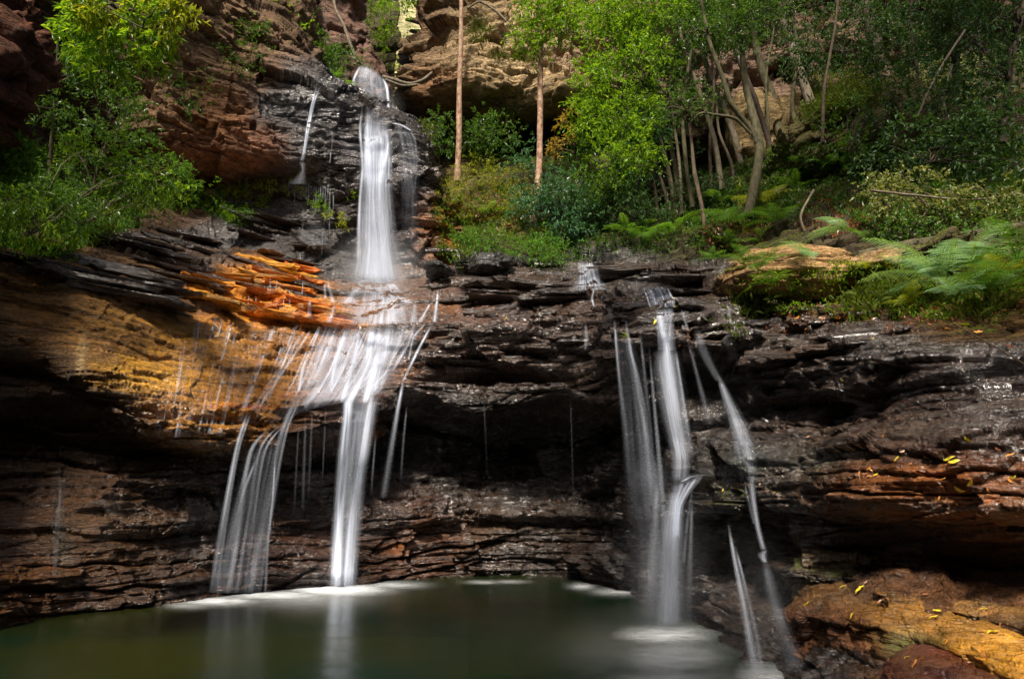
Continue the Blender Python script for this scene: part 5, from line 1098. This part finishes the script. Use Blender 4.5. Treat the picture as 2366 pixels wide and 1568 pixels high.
tree('rainforest_tree', 'curving dark trunk at the far right edge of the picture', 'tree', [[(2318, 330, 12.5, 9), (2325, 240, 12.4, 9), (2335, 150, 12.3, 8), (2352, 70, 12.3, 8), (2372, -10, 12.3, 7), (2400, -160, 12.3, 6)]], [(2340, 40, 12, 90, 50), (2300, 150, 12, 60, 40)], L_DARK, 'dark', leaf=.09, seed=82, dens=.35)
tree('sapling', 'sapling with rusty orange leaves at the left edge of the bright crown', 'tree', [[(1345, 440, 18.6, 2.5), (1330, 350, 18.4, 2), (1315, 290, 18.3, 1.5)]], [(1318, 285, 18.2, 24, 26), (1292, 345, 18.2, 18, 18)], L_ORANGE, 'brown', leaf=.11, seed=83, dens=.2, clump=.2, twig=.2, aspect=.28, droop=.5)
for k, (bl, d, lb, m) in enumerate([([(1950, 60, 18.5, 140, 60), (1850, 130, 19, 70, 40), (2080, 110, 18, 80, 60)], .42, 'dark canopy of leaves over the brown cliff at the upper right', L_DARK),
      ([(2280, 60, 14, 110, 70), (2140, 60, 15, 70, 60), (2330, 170, 13, 60, 60)], .45, 'dark leafy canopy in the top right corner', L_DARK),
      ([(2120, 210, 14.5, 90, 50), (2220, 250, 13.5, 90, 50), (2050, 280, 15, 60, 40)], .5, 'glossy dark shrub below the olive trunk', L_DARK),
      ([(2150, 330, 11.5, 110, 46), (2260, 320, 11, 100, 50), (2040, 350, 12.4, 60, 30), (2330, 380, 10.5, 60, 40)], .7, 'shiny broad leaved shrub in front of the mossy rock', L_DARK),
      ([(1960, 320, 15, 60, 30), (2000, 250, 15.6, 60, 40)], .4, 'thin dark shrub growing over the mossy boulder', L_MID)]):
    tree('shrub', lb, 'shrub', [], bl, m, 'dark', leaf=.10, seed=90 + k, dens=d, clump=.32, aspect=.42, nb=12, cap=30000)
tree('shrub', 'pale grey green bush with small round leaves above the mossy log on the right', 'shrub', [[(2100, 560, 9.6, 3), (2150, 480, 9.4, 2), (2260, 430, 9.2, 2)]], [(2080, 470, 9.8, 80, 46), (2200, 490, 9.4, 100, 46), (2320, 480, 9.0, 70, 56), (2110, 420, 10.2, 70, 24), (2020, 430, 10.8, 30, 20)], L_PALE, 'brown', leaf=.055, seed=97, dens=.34, clump=.14, twig=.16, aspect=.6, cap=46000)
tree('shrub', 'mid green bush filling the hollow under the pale bush', 'shrub', [], [(2080, 540, 9.6, 80, 30), (2230, 540, 9.0, 110, 26), (2330, 520, 8.7, 60, 30)], L_MID, 'brown', leaf=.05, seed=98, dens=.7, clump=.18, twig=.2, aspect=.55, nb=8)
tree('shrub', 'dim green undergrowth bush beneath the bright crown', 'shrub', [], [(1430, 470, 18, 60, 40), (1500, 500, 17.6, 70, 30), (1590, 440, 19, 60, 30), (1670, 450, 18.5, 40, 30)], L_DARK, 'brown', leaf=.09, seed=99, dens=.6, clump=.28)

tree('shrub', 'dark foliage added as deep shade against the brown cliff right of the bright crown', 'shrub', [], [(1700, 40, 22, 120, 60), (1880, 150, 22.5, 60, 40), (1600, 230, 21.5, 60, 60), (1560, 380, 20.5, 60, 50), (1690, 330, 22, 40, 30)], L_DARK, 'dark', leaf=.11, seed=120, dens=.45, clump=.35, nb=6)  # dark leaves added behind the trees to deepen the shade
tree('shrub', 'dark foliage added as shade behind the olive trunk on the upper right slope', 'shrub', [], [(2100, 130, 19, 100, 60), (2250, 170, 17, 120, 60), (2350, 260, 14, 60, 70), (1980, 160, 20, 70, 40)], L_DARK, 'dark', leaf=.11, seed=121, dens=.45, clump=.35, nb=10)  # more dark leaves added so the slope behind reads as shade
for k, (p, lb) in enumerate([([(1490, 500), (1470, 400), (1450, 300)], 'leftmost slender stem under the bright crown'), ([(1575, 495), (1570, 380), (1552, 250), (1540, 150)], 'slender stem hugging the mid green crown tree'), ([(1645, 450), (1640, 330), (1650, 210), (1640, 90)], 'thin upright stem left of the leaning main trunk'),
      ([(1765, 420), (1775, 300), (1770, 180), (1790, 60)], 'thin upright stem crossing behind the main trunk'), ([(1700, 470), (1690, 380), (1660, 300), (1655, 200)], 'thin leaning stem just left of the main trunk base'), ([(1900, 330), (1905, 200), (1930, 60), (1940, -60)], 'thin stem right of the light barked trunk'),
      ([(2110, 300), (2120, 180), (2105, 60), (2110, -60)], 'thin dark stem left of the olive trunk'), ([(2265, 300), (2275, 200), (2262, 90), (2280, -40)], 'thin dark stem between the olive and the curving trunk')]):
    Y = 18.5 + .3 * k if k < 5 else 16
    tree('sapling', lb, 'tree', [[(x, y, Y, 4.5 - j * .6) for j, (x, y) in enumerate(p)]], [(p[-1][0], p[-1][1], Y - .2, 36, 36)], L_DARK if k > 3 else L_MID, ('green', 'grey', 'brown')[k % 3], leaf=.09, seed=130 + k, dens=.25, nb=6)
tree('shrub', 'bright fern like sprays along the edge of the left ledge', 'shrub', [], [(60, 520, 8.9, 80, 26), (180, 530, 9.8, 60, 16), (30, 450, 8.9, 40, 40), (300, 420, 11.4, 70, 26), (380, 440, 12.2, 60, 18), (200, 350, 11.2, 60, 30)], L_BRIGHT, 'green', leaf=.085, seed=140, dens=.2, clump=.15, twig=.26, aspect=.2, droop=.6, nb=8)
for k, (p, r_, lb) in enumerate([([(1600, 480), (1585, 380), (1578, 250), (1600, 100)], 6, 'mossy upright trunk behind the slender stems'), ([(1668, 440), (1652, 330), (1618, 220), (1575, 90), (1560, -20)], 7, 'leaning pale trunk crossing the middle of the thicket'),
      ([(1790, 440), (1782, 350), (1745, 230), (1700, 120), (1670, 0)], 8, 'dark leaning trunk behind the fork of the main trunk'), ([(1850, 330), (1830, 240), (1842, 120), (1825, 0)], 6, 'thin trunk between the knobbly and light barked trunks'),
      ([(1540, 500), (1524, 420), (1480, 330)], 4, 'short leaning stem at the left of the slender cluster')]):
    tree('sapling', lb, 'tree', [[(x, y, 18.2 + .4 * k, r_ - j * .7) for j, (x, y) in enumerate(p)]], [(p[-1][0], min(p[-1][1], 60), 18 + .4 * k, 50, 34)], L_MID, ('green', 'grey', 'dark', 'green', 'grey')[k], leaf=.09, seed=150 + k, dens=.25, nb=8)
# ---- ferns
FL = [(1450, 540, 1.0, 'fern in the gully right of the dark wet chute'), (1500, 560, .9, 'low fern spreading beside the gully'), (1560, 535, 1.0, 'fern at the foot of the slender stems'), (1610, 520, .9, 'fern left of the crooked thin trunk'),
      (1668, 470, 1.0, 'yellowish fern at mid slope left of the main trunk'), (1700, 520, 1.1, 'fern against the base of the main trunk'), (1775, 470, 1.1, 'bright fern right of the main trunk'), (1800, 520, 1.0, 'fern hanging over the dark bank'),
      (1840, 440, .9, 'fern on the slope below the knobbly trunk'), (1690, 575, .8, 'fern with broad fronds above the tan stone'), (1760, 560, .8, 'small fern behind the sunlit rock'), (1900, 400, 1.2, 'large green fern below the mossy boulder'),
      (1950, 380, 1.2, 'feathery fern right beside the large green fern'), (1865, 415, 1.0, 'darker fern left of the large green fern'), (1330, 545, 1.0, 'tree fern crown left of the dark chute'), (1275, 560, .8, 'fern beside the lower mottled trunk'),
      (1260, 400, 1.0, 'fern high up behind the mottled trunk'), (1095, 375, 1.0, 'fern beside the foot of the thin reddish trunk'), (1130, 500, .8, 'fern in the middle of the mossy bank'), (1185, 590, .6, 'fern overhanging the ledge stones'),
      (1060, 520, .7, 'fern on the mossy slope nearest the falls'), (1640, 600, .5, 'little fern on the platform edge'), (1275, 605, .35, 'tiny bright fern on the wet platform'), (2010, 560, .6, 'fern under the pale bush')]
for k, (x, y, s, lb) in enumerate(FL):
    fern_at(x, y, s * .9, 9, lb, kind=('mid', 'green', 'mid', 'green')[k % 4] if k not in (6, 16, 22) else 'yel', seed=200 + k)
for k, (x, y, s, n, kd, lb, a0, a1) in enumerate([
    (2180, 672, 1.0, 9, 'big', 'largest silvery fern spreading leftward from the right bank', 2.2, 4.6), (2240, 620, .8, 9, 'big', 'silvery green fern at the top of the right bank', 0, 6.3), (2270, 700, .75, 8, 'green', 'rich green fern hanging over the right bank edge', 3.6, 6.2),
    (2345, 620, .8, 8, 'green', 'fern at the right edge of the picture on the bank', 0, 6.3), (2210, 705, .6, 6, 'big', 'small drooping fern under the largest silvery fern', 3.4, 5.6), (1815, 700, .5, 9, 'yel', 'lime green fern in front of the sunlit rock', 3.0, 6.6),
    (1750, 640, .5, 7, 'green', 'fern at the left shoulder of the sunlit rock', 2.6, 6.2), (1870, 610, .5, 6, 'big', 'pale fern frond lying across the sunlit rock', 2.0, 5.0), (1780, 670, .4, 7, 'mid', 'dark fern between the lime fern and the sunlit rock', 2.6, 6.2),
    (1950, 545, .7, 5, 'big', 'grey green fern behind the crest of the bank', 2.4, 4.4), (2000, 640, .4, 6, 'yel', 'small golden fern in the middle of the bank', 0, 6.3), (2090, 720, .35, 5, 'yel', 'short yellow fern drooping over the cliff edge', 3.4, 6),
    (2310, 655, .45, 6, 'yel', 'yellow green fern below the right edge fern', 2.4, 6.2), (1450, 792, .16, 4, 'yel', 'single tiny fern on the dark rock over the cave', 2, 5)]):
    h = hit(x, y); p = Vector(W(x, y, h[0].y - .12))
    fern(p + Vector((0, -.05, .06)), s, n, lb, kd, seed=240 + k, a0=a0, a1=a1, lift=.8)

# ---- ground cover nobody could count
tag(tufts('undergrowth', [(1150, 500, 150, 80), (1300, 560, 100, 50), (1060, 560, 50, 50), (1500, 470, 200, 80), (1480, 560, 90, 30), (1700, 450, 150, 80), (1650, 560, 60, 30), (1850, 420, 150, 90), (2050, 430, 140, 100), (2250, 400, 150, 120)], 5200, .10, L_MID, seed=301, per=7), kind='stuff')
tag(tufts('moss_and_herbs', [(1120, 470, 120, 90), (1060, 540, 50, 60), (1240, 560, 90, 40), (1730, 480, 80, 60), (1250, 260, 20, 10)], 1700, .06, L_YEL, seed=302, per=7), kind='stuff')
tag(tufts('grass', [(1950, 210, 90, 50), (1900, 250, 50, 40), (1000, 300, 30, 20), (1190, 130, 60, 16), (1110, 70, 30, 30), (1175, 265, 30, 10)], 1500, .15, L_GRASS, seed=303, blade=True, per=7), kind='stuff')
tag(tufts('ledge_herbs', [(100, 540, 130, 50), (220, 500, 120, 40), (60, 430, 120, 90), (330, 450, 120, 40), (430, 460, 90, 26), (530, 490, 60, 20)], 3400, .075, L_FERN, seed=304, per=7), kind='stuff')
tag(tufts('ledge_grass', [(120, 520, 140, 60), (300, 450, 140, 50)], 900, .15, L_GRASS, seed=305, blade=True, per=6), kind='stuff')
tag(tufts('bank_herbs', [(1780, 680, 90, 50), (1880, 690, 120, 40), (2050, 660, 120, 50), (2250, 650, 130, 60), (2150, 700, 120, 40), (1980, 630, 150, 20)], 1500, .045, L_BRIGHT, seed=306, per=7), kind='stuff')
tag(tufts('bank_grass', [(1740, 700, 50, 30), (1990, 700, 60, 40), (2060, 680, 60, 60), (2250, 700, 80, 40), (1690, 770, 20, 8)], 500, .12, L_GRASS, seed=307, blade=True, per=6), kind='stuff')
tag(tufts('bank_litter', [(1900, 725, 110, 22), (2100, 720, 160, 40), (2250, 680, 120, 50), (1830, 760, 60, 16), (1560, 780, 60, 20)], 600, .045, L_LITTER['brown'], seed=308, per=3, up=.1), kind='stuff')
tag(tufts('slope_litter', [(1930, 490, 90, 60), (1150, 480, 120, 60), (1700, 540, 80, 30)], 900, .09, L_LITTER['brown'], seed=309, per=3, up=.1), kind='stuff')

# ---- fallen leaves lying on the wet rock, each a thing
def fallen(px, py, size, ang, kind, label, group=None):
    h = hit(px, py)
    if h is None: return
    n = Vector(h[1]); n = -n if n.dot(CAMV - h[0]) < 0 else n
    t = Vector((math.cos(ang), 0, math.sin(ang))); t = (t - n * t.dot(n)).normalized(); b = n.cross(t)
    V = []; m = 7; wk = random.uniform(.09, .18); cv = random.uniform(.05, .5); size *= .85
    for i in range(m):
        u = i / (m - 1); w = size * wk * math.sin(math.pi * u) ** .8 + .0006; c = h[0] + n * (.012 + random.uniform(.03, .25) * size * math.sin(u * 3.1)) + t * size * (u - .5) + b * size * cv * (u - .5) ** 2 * 2
        V += [c - b * w + n * w * .3, c, c + b * w + n * w * .3]
    F = []
    for i in range(m - 1):
        for k in (0, 1): a = i * 3 + k; F.append((a, a + 3, a + 4, a + 1))
    o = mesh_np('fallen_leaf', np.array(V), np.array(F), L_LITTER[kind], attrs={'rnd': np.full(len(V), random.random())})
    shift(o, tuple(h[0])); tag(o, label, 'leaf', group)
FLV = [(2238, 1012, .11, -.5, 'yellow', 'yellow leaf on the glossy wet ledge at the right edge'), (2195, 1060, .12, .05, 'yellow', 'curled yellow leaf topmost on the red ledge'), (2140, 1052, .05, .2, 'orange', 'small orange leaf left of the curled yellow leaf'),
       (2206, 1068, .10, -.1, 'yellow', 'yellow leaf tucked just under the curled yellow one'), (2075, 1062, .07, -.2, 'yellow', 'thin yellow leaf at the left top of the red ledge'), (2240, 1112, .09, 1.3, 'yellow', 'upright yellow leaf in the middle of the red ledge'),
       (2218, 1127, .10, .1, 'yellow', 'broad yellow leaf beside the upright one'), (2010, 1085, .06, .8, 'orange', 'orange leaf at the left end of the red ledge'), (1985, 1095, .06, 1.2, 'orange', 'narrow orange leaf hanging on the left corner of the red ledge'),
       (2025, 1100, .06, .2, 'yellow', 'small yellow green leaf on the left part of the red ledge'), (2335, 1055, .09, .05, 'orange', 'orange leaf at the far right of the red ledge'), (2340, 1100, .06, .5, 'yellow', 'yellow leaf at the far right edge under the orange leaf'),
       (2262, 1185, .09, -.9, 'pink', 'pinkish leaf on the lower face of the red ledge'), (2068, 1290, .10, .02, 'orange', 'bright orange leaf on the thin upper slab'), (1950, 1358, .09, -.6, 'yellow', 'yellow leaf at the back of the ochre boulder'),
       (1990, 1364, .13, .1, 'yellow', 'long yellow leaf lying at the back of the ochre boulder'), (2030, 1378, .07, -.2, 'orange', 'orange brown leaf in the middle of the ochre boulder top'), (2040, 1393, .09, 1.1, 'pink', 'dry curled pinkish leaf on the ochre boulder'),
       (1870, 1400, .12, 0, 'yellow', 'thin yellow leaf on the front edge of the ochre boulder'), (1975, 1425, .10, -.6, 'yellow', 'yellow leaf stuck on the front face of the ochre boulder'), (2160, 1430, .09, -.7, 'yellow', 'yellow leaf halfway along the ochre boulder'),
       (2300, 1465, .12, .3, 'yellow', 'large yellow leaf on the right part of the ochre boulder'), (2130, 1533, .18, -.15, 'orange', 'long orange leaf on the low reddish boulder'), (2100, 1522, .06, -.1, 'yellow', 'tiny yellow leaf behind the long orange leaf'),
       (2165, 1415, .09, 0, 'yellow', 'thin yellow leaf near the dark ledge stone'), (2275, 1410, .07, -.4, 'yellow', 'yellow leaf on the dark ledge stone'), (1915, 1310, .05, .4, 'brown', 'brown leaf on the mossy flat slab'),
       (1515, 745, .12, 1.3, 'yellow', 'yellow leaf above the main column of the right hand falls'), (1560, 705, .09, .2, 'yellow', 'yellow leaf beside the white apron'), (1900, 735, .11, 0, 'pink', 'pink leaf in the litter at the cliff edge'),
       (1840, 735, .10, .5, 'orange', 'orange leaf at the left of the bank litter'), (1935, 730, .10, .05, 'orange', 'orange leaf at the centre of the bank litter'), (2050, 640, .14, .05, 'pink', 'large tan leaf below the bank ferns'), (1985, 655, .14, .5, 'yellow', 'yellow leaf in the bank grass'),
       (2105, 715, .12, .3, 'pink', 'tan leaf right of the bank grass'), (2260, 770, .10, -.3, 'orange', 'orange leaf on the dark face under the right ferns'), (2330, 800, .10, -.5, 'brown', 'brown leaf on the dark face at the right edge'),
       (80, 658, .10, 1, 'orange', 'orange leaf on the smooth slab at the left'), (98, 628, .11, .3, 'pink', 'pale leaf near the shrub on the left slab'), (135, 662, .10, -.2, 'orange', 'small orange leaf right on the left slab'), (222, 660, .06, .4, 'orange', 'tiny orange leaf at the crack in the left slab'),
       (1200, 590, .10, .4, 'pink', 'pale leaf on the platform by the ledge stones'), (1010, 700, .1, .2, 'yellow', 'yellow leaf right of the cascade'), (1170, 735, .1, .9, 'yellow', 'yellow leaf on the rock above the cave')]
for a in FLV: fallen(*a)
rl = random.Random(9)
for k in range(70):
    x, y = rl.choice([(rl.uniform(1700, 2366), rl.uniform(1050, 1190)), (rl.uniform(1850, 2366), rl.uniform(1340, 1560)), (rl.uniform(1850, 2366), rl.uniform(760, 1050)), (rl.uniform(1000, 1600), rl.uniform(610, 800)), (rl.uniform(1640, 1800), rl.uniform(1120, 1330))])
    fallen(x, y, rl.uniform(.03, .06), rl.uniform(-1.2, 1.2), rl.choice(['yellow', 'orange', 'orange', 'brown', 'pink']), 'tiny fallen leaf stuck to ' + ('the red wet ledge' if x > 1700 and 1050 < y < 1190 else 'the ochre boulder or stones near it' if y > 1330 else 'the glistening right hand cliff' if x > 1840 else 'the rock platform above the cave' if y < 810 else 'the mossy dark pillar by the right falls'), 'tiny leaves scattered on the wet rock')
# mossy log and thin dead sticks
tree('fallen_log', 'mossy fallen log sloping along the crest of the right bank', 'log', [[(1985, 592, 9.4, 13), (2080, 572, 9.2, 15), (2180, 556, 9.0, 16), (2290, 536, 8.8, 14), (2400, 520, 8.6, 14)]], [], None, 'green', seed=310)
for k, (p, lb) in enumerate([([(2010, 440), (2120, 452), (2240, 462), (2366, 448)], 'long bare stick lying through the pale bush'), ([(2120, 270), (2150, 200), (2190, 130), (2230, 70)], 'bent bare branch in the upper right thicket'),
                             ([(2200, 300), (2180, 230), (2200, 150)], 'thin grey vine left of the olive trunk'), ([(1880, 440), (1850, 500), (1870, 560)], 'thin dead stick on the dark bank'), ([(1080, 20), (1110, 5), (1150, 30), (1170, 50)], 'bare branch across the top of the pale cliff'),
                             ([(2200, 745), (2280, 790), (2366, 840)], 'long root dangling below the right ferns')]):
    Y = {0: 9.2, 1: 13.5, 2: 13.8, 3: 13, 4: 22, 5: 5.6}[k]
    tree('stick', lb, 'stick', [[(x, y, Y, 3 if k != 5 else 1.5) for x, y in p]], [], None, 'grey' if k != 5 else 'brown', seed=320 + k)
# unseen boughs added towards the sun, placed so their crowns shade chosen spots

for k, (tx, ty, tz, t_, rx, lb) in enumerate([(1.4, 6.4, .3, 15, 1.2, 'unseen bough added to shade the lower right bank'), (-7.2, 9.0, .8, 15, 1.5, 'unseen bough added to shade the left end of the pool'), (-.2, 10, .5, 18, 2.2, 'unseen bough added to shade the middle of the pool'), (8.5, 17, 6.5, 13, 3.6, 'unseen bough added to shade the upper right thicket'), 
   (11.5, 17, 11, 15, 3.2, 'unseen high bough added to shade the top right cliff'), (-8.5, 15, 13.5, 15, 1.8, 'unseen high bough added to shade the top left wall'), (6, 24, 15, 14, 2.6, 'unseen high bough added to shade the brown cliff behind the trees'), (5.8, 7.0, 2.4, 16, 1.1, 'small unseen bough added to shade the right hand cliff'), (2.0, 13.0, 2.2, 16, 1.5, 'unseen bough added to shade the roof of the black cave')]):
    c = np.array([tx, ty, tz]) + t_ * np.array(sdir)
    e = empty('overhanging_tree'); tag(e, lb, 'tree', 'unseen boughs added for shade')
    r = np.random.default_rng(400 + k); n = int(2600 * rx)
    q = r.normal(0, 1, (n // 9, 3)); q /= np.linalg.norm(q, axis=1, keepdims=True); q *= r.uniform(.1, 1, (len(q), 1)) ** .5 * np.array([rx, rx, rx * .4])
    P = (c + np.repeat(q, 9, 0) + r.normal(0, .16, (len(q) * 9, 3)))
    leaf_mesh('crown', P, r.normal(0, 1, P.shape) + np.array([0, 0, -.4]), .17, L_MID, e, rng=r)
    R0 = c * np.array([1.2, 0, 0]) + np.array([0, -14.5, c[2] - 2]); tube('trunk', [R0 + (0, 0, -8), R0, (R0 + c) / 2 + (0, 0, 1.0), c], [.26, .22, .12, .04], BARK['brown'], e)
    root_at(e, R0 + (0, 0, -8))
